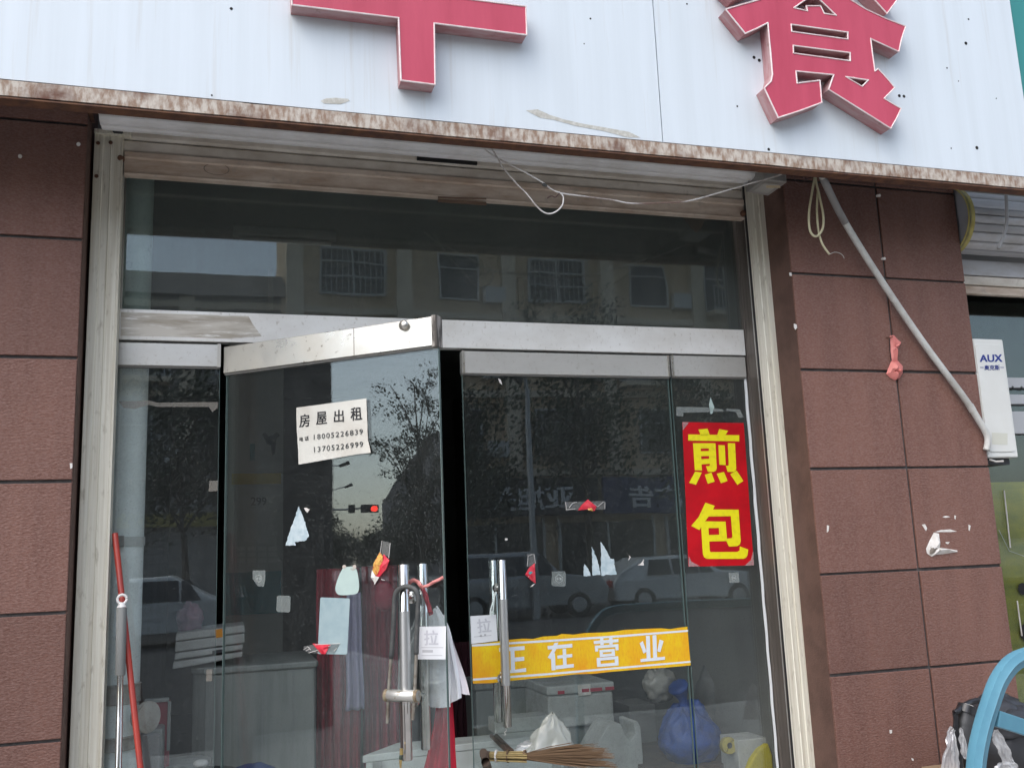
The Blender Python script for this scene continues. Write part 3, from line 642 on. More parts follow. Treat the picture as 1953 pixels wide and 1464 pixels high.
def door(label, pl, a0, a1, zr0, zr1, freeside):
    P0 = pl.P(a0 if freeside > 0 else a1, 0, 0)
    o = root('glass_door', label, 'door', P0)
    MB().pbox(pl, a0, a1, 0.10, zr0-0.002, -0.006, 0.006).build('pane', GLASSD, o)
    r = patch(o, pl, a0-0.003, a1+0.003, zr0, zr1, STEEL2 if freeside > 0 else STEEL)
    patch(o, pl, a0-0.003, a1+0.003, 0.014, 0.098, STEEL2, 'bottom_rail')
    for x in (a0, a1):
        MB().pbox(pl, x-0.0012, x+0.0012, 0.10, zr0-0.002, -0.0062, 0.0062).build('glass_edge', GEDGE, o)
    return o, r
D1, r1 = door('open glass door leaf swung out with a white rental notice on it', DP, 0.0, 0.985, 2.287, 2.400, 1)
D2, r2 = door('closed right hand glass door leaf with the orange yellow strip', GP, 1.013, 2.026, 2.3055, 2.407, -1)
# worn end cap, knob and seam on the open leaf
mb = MB(); rr = random.Random(3)
mb.grid(lambda u, v: DP.P(0.988+0.004*mnoise.noise(Vector((u*6, v*9, 1))), 2.283+0.121*v, -0.024+0.052*u), 6, 10)
mb.pbox(DP, 0.970, 0.991, 2.283, 2.404, -0.0225, 0.0265)
mb.build('end_cap', M('flaking_end_cap', (0.09, 0.08, 0.07), 0.8, 0.0, col2=(0.34, 0.31, 0.28), scale=30, stretch=(1, 1, 0.25), lo=0.45, hi=0.55, bump=0.8, bscale=60), r1)
q = DP.at(772, 621, 0.024); MB().lathe(DP.P(q[0], q[1], 0.022), DP.n, [(0, 0.020), (0.014, 0.020), (0.020, 0.015), (0.024, 0.0)], 14).build('knob', STEEL2, r1, smooth=True)
q = DP.at(675, 650, 0.024); MB().pbox(DP, q[0]-0.001, q[0]+0.001, 2.288, 2.399, 0.0242, 0.0248).build('rail_seam', RUST2, r1)
a, b_ = GP.at(884, 690, 0.024); MB().pbox(GP, 1.011, 1.021, 2.304, 2.408, 0.0245, 0.028).build('end_strip', STEEL2, r2)
MB().pbox(GP, 2.018, 2.028, 2.304, 2.408, 0.0245, 0.028).build('end_strip', STEEL2, r2)
def handle(parent, pl, a, z0, z1, side, filmz=None):
    h = 0.068*side
    o = MB().tube([pl.P(a, z0, h), pl.P(a, z0+0.003, h), pl.P(a, z1-0.003, h), pl.P(a, z1, h)], [0.0165, 0.019, 0.019, 0.0165], 20).build('handle', CHROME, parent, smooth=True)
    for z in (z0+0.19, z1-0.12):
        MB().lathe(pl.P(a, z, 0.006*side), pl.n*side, [(0, 0.022), (0.008, 0.022), (0.010, 0.012), (0.052, 0.012)], 14).build('stud', CHROME, o, smooth=True)
    if filmz:
        MB().tube([pl.P(a, filmz[0], h), pl.P(a, filmz[1], h)], 0.0194, 20, caps=False).build('worn_sleeve', DULLTUBE, o, smooth=True)
    return o
q0 = DP.at(768, 1076, 0.068); q1 = DP.at(778, 1449, 0.068)
zt_, zb_ = q0[1], q1[1]
qm = DP.at(770, 1165, 0.068)[1]
HA = (q0[0]+q1[0])/2
handle(D1, DP, HA, zb_, zt_, 1, (DP.at(773, 1330, .068)[1], qm))
handle(D1, DP, HA+0.004, zb_+0.01, zt_, -1)
q0 = GP.at(957, 1067, 0.068); q1 = GP.at(967, 1386, 0.068); HB = (q0[0]+q1[0])/2
handle(D2, GP, HB, q1[1], q0[1], 1, (GP.at(965, 1306, .068)[1], GP.at(959, 1142, .068)[1]))
handle(D2, GP, HB, q1[1], q0[1], -1)

# ================================================================== papers and scraps on the glass
H0 = 0.0068                                              # height of things stuck to the glass face
def sheet(name, label, cat, pl, quad, mat, h=H0, wav=0.0015, nu=14, nv=12, group=None, seed=0, curl=0.0, parent=None):
    def hf(u, v): return h+wav*(1+mnoise.noise(Vector((u*3+seed, v*3, seed))))+curl*max(0, (u-0.8)*5)**2*max(0, (0.25-v)*4)
    mb = MB().grid(lambda u, v: pl.P(*bil(quad, u, v), hf(u, v)), nu, nv)
    o = mb.build(name, mat, parent, smooth='all')
    if not parent: tag(o, label, cat, group)
    return o
def cutout(name, label, cat, pl, loop, mat, h=H0, th=0.0012, group=None, parent=None):
    if mat in (FILMT, SCRAPW):                           # torn edges
        out = []; rt = random.Random(int(abs(loop[0][0]*1e5)) % 9973)
        for i, p in enumerate(loop):
            q = loop[(i+1) % len(loop)]; L_ = math.hypot(q[0]-p[0], q[1]-p[1]); out.append(p); n_ = max(1, int(L_/0.006))
            for k_ in range(1, n_): t = k_/n_; j_ = rt.gauss(0, .0011); out.append((p[0]+(q[0]-p[0])*t-(q[1]-p[1])/L_*j_, p[1]+(q[1]-p[1])*t+(q[0]-p[0])/L_*j_))
        loop = out
    mb = MB(); mb.prism(pl, loop, h-th, h); o = mb.build(name, mat, parent)
    if label: tag(o, label, cat, group)
    return o
# rental notice
zq = dict(ox=540, oy=740, sc=9.15)
nq = ppx(DP, [(255, 345), (1472, 182), (1510, 1120), (288, 1335)], **zq)
def nhf(a, b): return 0.0016*mnoise.noise(Vector((a*30, b*30, 0)))
no = root('rental_notice', 'white paper rental notice with black characters and two phone numbers on the open door', 'notice', DP.P(*nq[3]))
def nfn(u, v):
    a, b = bil(nq, u, v); fl = max(0, (u-0.85)/0.15)*max(0, (0.22-v)/0.22); ed = 0.0035*math.sin(v*5+1)*(1 if u < .1 else 0)
    return DP.P(a+0.016*fl+ed*0.4, b-0.004*fl, H0+0.002+nhf(a, b)+0.010*fl*fl)
MB().grid(nfn, 26, 18).build('paper', PAPER, no, smooth='all')
for ch, q in (('房', [(315, 468), (482, 450), (487, 668), (310, 690)]), ('屋', [(608, 427), (778, 412), (787, 625), (605, 645)]), ('出', [(915, 392), (1080, 377), (1082, 590), (913, 605)]), ('租', [(1205, 350), (1388, 330), (1400, 553), (1205, 575)])):
    text_quad(MB_0 := MB(), DP, ch, ppx(DP, q, **zq), H0+0.0032, 0.022, 1.0, nhf); MB_0.build('character', INK, no)
for ch, q in (('电', [(310, 862), (372, 852), (374, 925), (312, 935)]), ('话', [(402, 850), (472, 838), (472, 912), (402, 922)])):
    text_quad(MB_0 := MB(), DP, ch, ppx(DP, q, **zq), H0+0.0032, 0.02, 1.0, nhf); MB_0.build('character', INK, no)
INKD = M('dark_grey_ink', (0.055, 0.06, 0.06), 0.7)
text_quad(MB_0 := MB(), DP, '18005226839', ppx(DP, [(562, 815), (1415, 714), (1415, 805), (562, 903)], **zq), H0+0.0032, 0.0022, 1.22, nhf); MB_0.build('phone_number', INKD, no)
text_quad(MB_0 := MB(), DP, '13705226999', ppx(DP, [(567, 1030), (1420, 933), (1420, 1025), (567, 1122)], **zq), H0+0.0032, 0.0022, 1.22, nhf); MB_0.build('phone_number', INKD, no)
# red sticker
zq = dict(ox=1280, oy=740, sc=4.067)
rq = ppx(GP, [(80, 264), (556, 272), (634, 1372), (128, 1383)], **zq)
rs = root('red_sticker', 'tall red sticker with two yellow characters on the right hand glass panel', 'sticker', GP.P(*rq[3]))
MB().grid(lambda u, v: GP.P(*bil(rq, u, v), H0+0.0015+0.0008*mnoise.noise(Vector((u*3, v*7, 2)))), 12, 24).build('vinyl', REDV, rs, smooth='all')
mb = MB(); T = lambda pts: ppx(GP, pts, **zq)
H = H0+0.0032
for lp in ([(203, 322), (275, 316), (292, 364), (222, 366)], [(365, 318), (435, 332), (412, 366), (350, 364)], [(125, 360), (520, 366), (520, 414), (125, 408)],
           [(358, 442), (408, 444), (416, 598), (366, 594)], [(432, 428), (488, 428), (497, 625), (492, 642), (478, 650), (430, 650), (416, 602), (436, 602), (438, 594)],
           [(178, 648), (230, 655), (185, 750), (132, 735)], [(253, 672), (305, 655), (330, 725), (276, 742)], [(346, 664), (402, 650), (430, 720), (378, 738)], [(450, 668), (500, 640), (553, 720), (505, 750)]):
    shape(mb, GP, [T(lp)], H)
shape(mb, GP, [T([(162, 428), (336, 428), (346, 620), (340, 640), (322, 650), (277, 650), (262, 605), (288, 605), (293, 598), (292, 587), (228, 592), (232, 640), (176, 637)]), T([(221, 470), (284, 468), (285, 488), (222, 490)]), T([(225, 529), (286, 527), (287, 548), (226, 551)])], H)
mb.build('character', YELV, rs); mb = MB()
shape(mb, GP, [T([(258, 888), (330, 912), (318, 940), (515, 942), (532, 1185), (526, 1210), (505, 1224), (440, 1228), (420, 1185), (288, 1188), (292, 1262), (300, 1270), (505, 1268), (522, 1258), (525, 1226), (590, 1250), (584, 1295), (572, 1315), (550, 1322), (268, 1322), (248, 1310), (238, 1285), (225, 1078), (212, 1100), (148, 1068), (205, 1000)]),
     T([(255, 1032), (284, 995), (455, 992), (467, 1150), (460, 1162), (425, 1166), (414, 1034)]), T([(282, 1085), (362, 1083), (365, 1135), (285, 1138)])], H)
mb.build('character', YELV, rs)
PEEL = film_mat('laminate_peel', (0.75, 0.60, 0.60), 0.35, 0.2, 0.10)
for tri in ([(128, 1300), (150, 1345), (215, 1378), (128, 1383)], [(634, 1372), (560, 1376), (610, 1330), (628, 1262)], [(80, 264), (130, 268), (84, 330)]):
    mb = MB(); mb.prism(GP, T(tri), H0+0.0034, H0+0.0040); mb.build('laminate_corner', PEEL, rs)
# orange strip
zq = dict(ox=890, oy=1160, sc=4.4386)
T = lambda pts, h=0: ppx(GP, pts, **zq)
top = [(40, 300), (200, 285), (350, 262), (480, 252), (560, 255), (640, 235), (760, 228), (800, 212), (900, 218), (1000, 205), (1160, 200), (1250, 192), (1340, 178), (1500, 170), (1640, 165), (1720, 172), (1790, 160), (1862, 152)]
bot = [(1890, 478), (1700, 495), (1500, 508), (1300, 525), (1190, 535), (1080, 548), (900, 555), (700, 578), (540, 590), (360, 610), (200, 628), (50, 632), (44, 450)]
yb = root('yellow_strip', 'torn orange yellow strip with four white characters across the closed door leaf', 'sticker', GP.P(*T([(50, 632)])[0]))
mb = MB(); mb.prism(GP, T(top+bot), H0-0.0005, H0+0.0005); mb.build('strip', ORNG, yb)
mb = MB(); H = H0+0.0012
shape(mb, GP, [T([(40, 302), (700, 262), (1300, 222), (1868, 178), (1868, 194), (1300, 240), (700, 280), (40, 320)])], H)
shape(mb, GP, [T([(48, 590), (700, 542), (1300, 490), (1888, 440), (1889, 455), (1300, 506), (700, 560), (48, 608)])], H)
mb.build('border_line', WPRINT, yb)
mb = MB()
# the four characters, stroke by stroke
for lp in ([(270, 330), (484, 314), (486, 348), (272, 364)], [(366, 345), (400, 342), (405, 520), (370, 524)], [(400, 412), (482, 404), (484, 438), (402, 446)], [(300, 425), (336, 420), (342, 530), (306, 534)], [(278, 532), (498, 500), (500, 532), (280, 550)]):
    H += 0.00006; shape(mb, GP, [T(lp)], H)
mb.build('character', WPRINT, yb); mb = MB()
for lp in ([(680, 314), (888, 295), (890, 326), (682, 345)], [(735, 290), (770, 284), (752, 345), (705, 425), (680, 412), (715, 355)], [(708, 392), (742, 372), (748, 518), (714, 522)], [(762, 395), (888, 380), (889, 408), (764, 422)], [(806, 340), (836, 337), (842, 490), (812, 494)], [(748, 480), (900, 465), (902, 494), (750, 512)]):
    H += 0.00006; shape(mb, GP, [T(lp)], H)
mb.build('character', WPRINT, yb); mb = MB()
for lp in ([(1070, 272), (1278, 255), (1279, 282), (1071, 298)], [(1122, 250), (1150, 248), (1154, 305), (1126, 308)], [(1200, 245), (1228, 243), (1230, 300), (1202, 302)], [(1080, 312), (1276, 298), (1278, 322), (1082, 336)], [(1078, 312), (1104, 310), (1108, 360), (1082, 362)], [(1252, 300), (1278, 298), (1280, 350), (1254, 352)]):
    H += 0.00006; shape(mb, GP, [T(lp)], H)
shape(mb, GP, [T([(1118, 348), (1246, 338), (1250, 398), (1122, 408)]), T([(1145, 369), (1220, 363), (1222, 377), (1147, 383)])], H)
shape(mb, GP, [T([(1094, 415), (1276, 400), (1280, 478), (1098, 492)]), T([(1126, 438), (1246, 428), (1248, 455), (1128, 465)])], H)
mb.build('character', WPRINT, yb); mb = MB()
for lp in ([(1510, 230), (1543, 227), (1550, 425), (1517, 428)], [(1566, 224), (1599, 221), (1605, 420), (1572, 423)], [(1458, 290), (1484, 272), (1516, 362), (1490, 378)], [(1626, 260), (1660, 272), (1632, 366), (1606, 358)], [(1464, 424), (1670, 404), (1672, 430), (1466, 450)]):
    H += 0.00006; shape(mb, GP, [T(lp)], H)
mb.build('character', WPRINT, yb)
# pull stickers
def pull(label, pl, px, cx, txt):
    q = ppx(pl, px); o = root('pull_sticker', label, 'sticker', pl.P(*q[3]), 'pull stickers by the door handles')
    mb = MB(); mb.grid(lambda u, v: pl.P(*bil(q, u, v), H0+0.002), 2, 2); mb.build('card', STICK, o, solid=0.001)
    mb = MB(); text_quad(mb, pl, '拉', ppx(pl, cx), H0+0.0032, 0.02); mb.build('lettering', M('pale_grey_print', (0.60, 0.60, 0.64), 0.6), o)
    mb = MB()
    for quad in txt: q2 = ppx(pl, quad); mb.grid(lambda u, v: pl.P(*bil(q2, u, v), H0+0.0031), 1, 1)
    mb.build('small_print', M('small_print_grey', (0.52, 0.52, 0.54), 0.6), o)
pull('white pull sticker beside the handle of the open door leaf', DP, [(800, 1194), (853, 1193), (852, 1256), (799, 1256)], [(812, 1201), (838, 1201), (838, 1229), (812, 1229)], [[(806, 1233), (848, 1233), (848, 1234.2), (806, 1234.2)], [(806, 1248), (846, 1248), (846, 1249), (806, 1249)], [(808, 1238), (828, 1238), (828, 1243), (808, 1243)]])
pull('white pull sticker left of the handle on the closed door leaf', GP, [(896, 1174), (945, 1171), (948, 1221), (898, 1227)], [(908, 1180), (934, 1178), (936, 1204), (911, 1206)], [[(903, 1213), (936, 1210), (936, 1211), (903, 1214)], [(914, 1209), (918, 1209), (918, 1213), (914, 1213)], [(922, 1208), (926, 1208), (926, 1212), (922, 1212)]])
# film pieces on the open door
z3 = dict(ox=560, oy=1060, sc=6.1)
bear = root('bear_decal', 'pale green bear shaped decal with two beige ears on the open door glass', 'decal', DP.P(*ppx(DP, [(640, 450)], **z3)[0]))
lp = ppx(DP, bez([(590, 130, 0), (650, 122, 0), (715, 125, 0), (745, 160, 0), (765, 250, 0), (774, 350, 0), (762, 415, 0), (725, 440, 0), (640, 450, 0), (550, 450, 0), (512, 425, 0), (498, 370, 0), (520, 280, 0), (555, 195, 0), (590, 130, 0)], 4)[:-1] and [(p.x, p.y) for p in bez([(590, 130, 0), (650, 122, 0), (715, 125, 0), (745, 160, 0), (765, 250, 0), (774, 350, 0), (762, 415, 0), (725, 440, 0), (640, 450, 0), (550, 450, 0), (512, 425, 0), (498, 370, 0), (520, 280, 0), (555, 195, 0), (590, 130, 0)], 4)[:-1]], **z3)
cutout('body', None, None, DP, lp, FILMG, H0+0.001, parent=bear)
for cx, cy_ in ((602, 122), (722, 122)):
    c = ppx(DP, [(cx+22*math.cos(t*.6283), cy_+22*math.sin(t*.6283)) for t in range(10)], **z3); cutout('ear', None, None, DP, c, BEIGEEAR, H0+0.002, parent=bear)
c = ppx(DP, [(672, 140), (740, 138), (728, 160), (700, 168), (680, 158)], **z3); cutout('muzzle', None, None, DP, c, M('beige_smudge', (0.40, 0.42, 0.37), 0.7), H0+0.0018, parent=bear)
cutout('film_rectangle', 'pale blue rectangular film below the bear decal on the open door', 'sticker', DP, ppx(DP, [(322, 488), (334, 478), (655, 490), (666, 500), (634, 1128), (622, 1140), (300, 1134), (292, 1124)], **z3), FILMB)
cutout('film_square', 'small grey green rounded sticker on the lower left of the open door', 'sticker', DP, ppx(DP, [(532, 1135), (553, 1135), (556, 1138), (555, 1165), (552, 1167), (532, 1166), (529, 1163), (530, 1137)]), FAINT)
o = root('faint_sticker', 'faint hexagon emblem sticker on the left part of the open door', 'sticker', DP.P(*DP.at(495, 1103)))
def emblem(o, pl, quad, c, r):
    cutout('film', None, None, pl, ppx(pl, quad), FAINT, H0+0.0004, parent=o)
    ring = [(c[0]+r*math.cos(rad(60*t+30)), c[1]+r*1.1*math.sin(rad(60*t+30))) for t in range(6)]; ri = [(c[0]+r*.82*math.cos(rad(60*t+30)), c[1]+r*.9*math.sin(rad(60*t+30))) for t in range(6)]
    mb = MB(); shape(mb, pl, [ppx(pl, ring), ppx(pl, ri)], H0+0.0012)
    for dx in (-1, 1): shape(mb, pl, [ppx(pl, [(c[0]+dx*r*.12, c[1]-r*.3), (c[0]+dx*r*.62, c[1]-r*.2), (c[0]+dx*r*.55, c[1]+r*.35), (c[0]+dx*r*.12, c[1]+r*.28)])], H0+0.0012)
    mb.build('emblem', FAINTL, o)
emblem(o, DP, [(484, 1087), (508, 1087), (508, 1105), (505, 1118), (494, 1117), (484, 1103)], (496, 1102.5), 7)
o = root('faint_sticker', 'faint square emblem sticker on the closed door leaf left of the torn film spikes', 'sticker', GP.P(*GP.at(1065, 1103)))
emblem(o, GP, [(1053, 1089), (1076, 1089), (1078, 1092), (1078, 1115), (1075, 1118), (1054, 1117), (1051, 1114), (1052, 1091)], (1065, 1103), 8)
o = root('faint_sticker', 'small faint sticker below the red sticker on the right hand glass panel', 'sticker', GP.P(*GP.at(1398, 1103)))
emblem(o, GP, [(1388, 1092), (1407, 1091), (1409, 1110), (1390, 1111)], (1398, 1101), 5)
# torn film
T = lambda pts: ppx(DP, [(420+x/3.185, 780+y/3.185) for x, y in pts])
cutout('torn_film', 'torn pale blue triangular film on the open door below the rental notice', 'sticker', DP, T([(484, 590), (505, 640), (545, 770), (522, 798), (458, 808), (466, 826), (402, 826), (440, 710)]), FILMT)
cutout('torn_film', 'tiny torn white flake beside the triangular film', 'scrap', DP, T([(514, 600), (530, 598), (550, 608), (536, 628)]), SCRAPW)
z8 = dict(ox=900, oy=900, sc=4.65)
T = lambda pts: ppx(GP, pts, **z8)
o = root('torn_film_spikes', 'three jagged white film spikes on the closed door leaf', 'sticker', GP.P(*T([(1130, 930)])[0]))
for lp in ([(990, 810), (1030, 860), (1050, 918), (985, 920)], [(1058, 658), (1110, 780), (1138, 905), (1065, 915)], [(1138, 618), (1185, 690), (1220, 765), (1255, 768), (1262, 840), (1280, 905), (1142, 915)]):
    cutout('spike', None, None, GP, T(lp), FILMT, parent=o)
cutout('torn_film', 'small white corner flake right of the three film spikes', 'scrap', GP, T([(1518, 770), (1520, 825), (1465, 825), (1495, 805)]), SCRAPW)
cutout('torn_film', 'thin bent white flake above the car reflection on the closed door leaf', 'scrap', GP, T([(1368, 712), (1405, 755), (1382, 782), (1395, 752)]), SCRAPW)
o = cutout('torn_film', 'pale diamond shaped flake above the red sticker', 'scrap', GP, ppx(GP, [(1354, 758), (1361, 776), (1358, 788), (1354, 790), (1351, 772)]), FILMG)
o = cutout('torn_film', 'tiny white flake at the top left of the closed door leaf', 'scrap', GP, ppx(GP, [(949, 722), (954, 724), (957, 734), (953, 731)]), SCRAPW)
o = cutout('torn_film', 'tiny white flake on the closed door leaf above its handle', 'scrap', GP, T([(288, 588), (312, 586), (314, 602), (295, 608)]), SCRAPW)
# grimy tape remnants
cutout('tape_remnant', 'long grimy tape remnant across the left glass panel', 'tape', GP, ppx(GP, [(226, 765), (283, 764), (300, 768), (416, 767), (415, 778), (405, 786), (398, 776), (300, 776), (284, 772), (258, 780), (236, 778)]), TAPED)
cutout('tape_remnant', 'small square tape remnant at the right edge of the left glass panel', 'tape', GP, ppx(GP, [(399, 917), (416, 916), (415, 936), (398, 937)]), TAPED)
cutout('tape_remnant', 'pale tape scrap low on the left glass panel beside the door gap', 'tape', GP, ppx(GP, [(394, 1276), (405, 1275), (404, 1298), (393, 1298)]), TAPED)
cutout('tape_remnant', 'long pistol shaped tape remnant above the red sticker', 'tape', GP, ppx(GP, [(1289, 776), (1350, 777), (1378, 781), (1379, 785), (1340, 786), (1302, 787), (1302, 794), (1289, 793)]), FAINT)
cutout('tape_remnant', 'short hooked tape remnant right of the long one above the red sticker', 'tape', GP, ppx(GP, [(1384, 779), (1410, 781), (1417, 796), (1408, 797), (1402, 786), (1384, 783)]), FAINT)
# red foil scraps with clear tape
def scrap(label, pl, tape, red, gold=None, white=None, extra=None):
    c = red[0]; o = root('foil_scrap', label, 'paper scrap', pl.P(*ppx(pl, [c])[0]))
    if tape: cutout('tape', None, None, pl, ppx(pl, tape), TAPEM, H0+0.0003, th=0.0003, parent=o)
    def puffy(loop, mat, nm, h):
        lp = ppx(pl, loop); vs, fs = fill([lp]); cx = sum(p[0] for p in lp)/len(lp); cy_ = sum(p[1] for p in lp)/len(lp)
        mb = MB(); n = len(lp); v = [pl.P(cx, cy_, h+0.007)]+[pl.P(a, b, h+0.0045*(i % 2)) for i, (a, b) in enumerate(lp)]
        mb.add(v, [(0, i+1, (i+1) % n+1) for i in range(n)]); mb.build(nm, mat, o)
    puffy(red, FOILR, 'foil', H0+0.001)
    if gold: puffy(gold, FOILY, 'gold_foil', H0+0.0035)
    if white: puffy(white, SCRAPW, 'paper', H0+0.003)
    if extra:
        for e in extra: MB().tube([pl.P(*q, H0+0.004) for q in ppx(pl, e)], 0.0012, 6).build('tape_crease', M('crease_white', (0.6, 0.58, 0.55), 0.3), o)
scrap('red and gold foil scrap taped to the open door above its handle', DP, [(731, 1031), (747, 1035), (745, 1062), (728, 1056)], [(734, 1056), (746, 1068), (738, 1085), (728, 1098), (716, 1100), (724, 1078)], [(727, 1052), (734, 1060), (732, 1078), (722, 1096), (713, 1090), (716, 1074)], [(712, 1086), (720, 1098), (726, 1100), (718, 1114), (715, 1108), (711, 1100)],
      [[(731, 1031), (728, 1054)], [(747, 1035), (744, 1064)], [(730, 1104), (737, 1106)]])
scrap('pink red foil scrap with crumpled tape at the foot of the pale blue film', DP, [(580, 1232), (600, 1228), (650, 1228), (640, 1246), (590, 1244)], [(598, 1226), (634, 1228), (628, 1236), (624, 1246), (615, 1246), (608, 1236)], None, None, [[(582, 1238), (590, 1232), (596, 1238)], [(586, 1240), (594, 1236)], [(604, 1228), (652, 1226)], [(592, 1244), (634, 1230)], [(640, 1240), (645, 1235)]])
scrap('red diamond foil scrap under clear tape on the upper part of the closed door leaf', GP, [(1076, 957), (1152, 955), (1152, 971), (1078, 973)], [(1120, 952), (1136, 966), (1133, 974), (1118, 971), (1101, 973), (1108, 962)], [(1118, 969), (1127, 969), (1130, 975), (1120, 973)], None, [[(1077, 957), (1079, 972)], [(1152, 957), (1152, 970)], [(1084, 968), (1090, 960), (1098, 957)], [(1131, 960), (1138, 966), (1149, 957)], [(1078, 972), (1096, 970)]])
scrap('red triangular foil scrap with a teal spot on the closed door leaf beside the handle', GP, [(1004, 1056), (1019, 1055), (1021, 1080), (1006, 1080)], [(1019, 1073), (1020, 1112), (1012, 1106), (1000, 1095), (1008, 1082)], None, [(1019, 1112), (1014, 1118), (1009, 1119), (1014, 1114)], [[(1004, 1080), (1006, 1060), (1012, 1057), (1017, 1057), (1020, 1074)], [(1006, 1100), (1015, 1090)]])
sc_ = [q for q in COL.objects if q.name.startswith('foil_scrap') and q.type == 'EMPTY'][-1]
cutout('teal_spot', None, None, GP, ppx(GP, [(1007, 1090), (1012, 1089), (1014, 1092), (1010, 1095), (1007, 1094)]), M('teal_spot', (0.05, 0.35, 0.38), 0.5), H0+0.0075, parent=sc_)

# ================================================================== lock, ribbon, bags on the open door
def D(px, py, h): return DP.P(*DP.at(px, py, h), h)
lk = root('bicycle_lock', 'black U shaped bicycle lock with a worn metal crossbar hung on the open door handle', 'lock', D(765, 1325, .09))
hU = 0.100
arc = [D(746, 1255, hU), D(750, 1200, hU), D(752, 1160, hU), D(753, 1140, hU), D(757, 1127, hU), D(768, 1119, hU), D(782, 1119, hU), D(793, 1125, hU), D(798, 1140, hU), D(797, 1165, hU), D(795, 1210, hU), D(794, 1247, hU)]
MB().tube(bez(arc, 5), 0.0088, 12).build('shackle_cover', GREYR, lk, smooth='all')
WORNM = M('worn_grey_steel', (0.30, 0.28, 0.24), 0.5, 0.5, col2=(0.16, 0.13, 0.10), scale=40, col3=(0.5, 0.48, 0.42), scale3=25, lo3=0.6, hi3=0.7)
MB().tube([D(746, 1253, hU), D(741, 1318, hU), D(739, 1378, hU)], 0.0062, 10).build('shackle_leg', WORNM, lk, smooth=True)
MB().tube([D(794, 1246, hU), D(791, 1318, hU), D(787, 1372, hU)], 0.0062, 10).build('shackle_leg', WORNM, lk, smooth=True)
a0, b0 = DP.at(735, 1325, hU); a1, b1 = DP.at(798, 1325, hU)
MB().tube([DP.P(a0, b0, hU), DP.P(a0+0.003, b0, hU), DP.P(a1-0.003, b0, hU), DP.P(a1, b0, hU)], [0.018, 0.0205, 0.0205, 0.018], 16).build('crossbar', M('silver_chipped', (0.62, 0.61, 0.57), 0.35, 0.75, col2=(0.34, 0.28, 0.18), scale=34, lo=0.55, hi=0.64), lk, smooth=True)
for x in (738, 795): 
    q = DP.at(x, 1325, hU); MB().tube([DP.P(q[0]-0.006, b0, hU), DP.P(q[0]+0.006, b0, hU)], 0.0212, 16).build('rust_collar', M('rust_collar', (0.36, 0.31, 0.21), 0.6, 0.3, col2=(0.18, 0.12, 0.07), scale=50), lk, smooth=True)
ky = root('key_chain', 'dark cord with a small brass key fob hanging from the lock crossbar', 'key chain', D(764, 1450, .1))
MB().tube([D(763, 1338, .105), D(765, 1360, .105), D(766, 1400, .105), D(766, 1425, .105)], 0.0042, 8).build('cord', M('dark_cord', (0.05, 0.035, 0.03), 0.7), ky, smooth=True)
BRASS = M('brass', (0.52, 0.38, 0.16), 0.35, 0.9)
MB().tube([D(765.5, 1426, .105), D(765.5, 1438, .105)], 0.0065, 10).build('fob', BRASS, ky, smooth=True)
MB().tube([D(764.5, 1440, .105), D(764, 1447, .105)], 0.006, 10).build('fob', M('dark_green_bead', (0.05, 0.07, 0.05), 0.4), ky, smooth=True)
MB().tube([D(764, 1448, .105), D(764, 1464, .105)], [0.006, 0.003], 10).build('fob', BRASS, ky, smooth=True)
rb_ = root('red_ribbon', 'red and faded pink ribbon knotted round the upper handle stud of the open door', 'ribbon', D(808, 1140, -.03))
def band(path, wid, mat, nm, par, h, wob=0.0):
    P = [DP.P(*DP.at(x, y, h+wob*math.sin(i*1.7)), h+wob*math.sin(i*1.7)) for i, (x, y) in enumerate(path)]
    P = bez(P, 6); up = DP.v; mb = MB(); k = 0; vs = []
    for i, p in enumerate(P):
        t = (P[min(i+1, len(P)-1)]-P[max(i-1, 0)]).normalized(); s_ = t.cross(DP.n).normalized()*wid*0.5; vs += [p+s_, p-s_+DP.n*0.004*math.sin(i*.8)]
    mb.add(vs, [(2*i, 2*i+1, 2*i+3, 2*i+2) for i in range(len(P)-1)]); return mb.build(nm, mat, par, smooth='all', solid=0.0012)
band([(780, 1112), (787, 1106), (796, 1109), (803, 1117), (808, 1120)], 0.014, PINKRIB, 'loop', rb_, 0.035)
band([(806, 1120), (817, 1115), (832, 1107), (846, 1100)], 0.011, PINKRIB, 'tail', rb_, 0.035)
band([(802, 1114), (808, 1128), (814, 1146), (820, 1162), (822, 1172)], 0.017, REDRIB, 'tail', rb_, -0.030, 0.004)
band([(806, 1120), (812, 1136), (817, 1152), (820, 1168)], 0.017, REDRIB, 'tail', rb_, -0.022, 0.004)
# bundle of white plastic bags behind the open leaf, its right side sticking out past the glass edge
def drape(outL, outR, h, folds, depth, mat, nm, par, nu=36, nv=40, thick=0.0, seed=0, tip=0.0):
    # outL/outR: list of (px, py) down the two sides
    L = bez([DP.P(*DP.at(x, y, h), h) for x, y in outL], 8); Rr = bez([DP.P(*DP.at(x, y, h), h) for x, y in outR], 8)
    def at(c, t): f = t*(len(c)-1); i = min(int(f), len(c)-2); return c[i].lerp(c[i+1], f-i)
    def fn(u, v):
        t = 1-v; p = at(L, t).lerp(at(Rr, t), u); amp = depth*(0.25+0.75*t)
        return p+DP.n*(amp*math.sin(u*folds*6.283+seed+1.2*mnoise.noise(Vector((u*2, t*2, seed))))+0.35*amp*mnoise.noise(Vector((u*9, t*5, seed+3))))
    return MB().grid(fn, nu, nv).build(nm, mat, par, smooth='all', solid=thick)
bg_ = root('plastic_bag_bundle', 'bunch of white plastic bags tied to the inner handle of the open door', 'plastic bags', D(830, 1350, -.09))
drape([(818, 1168), (812, 1200), (806, 1260), (803, 1320), (803, 1349)], [(836, 1160), (850, 1190), (856, 1240), (858, 1300), (857, 1348)], -0.075, 1.6, 0.010, MILKBAG, 'bag', bg_, seed=1)
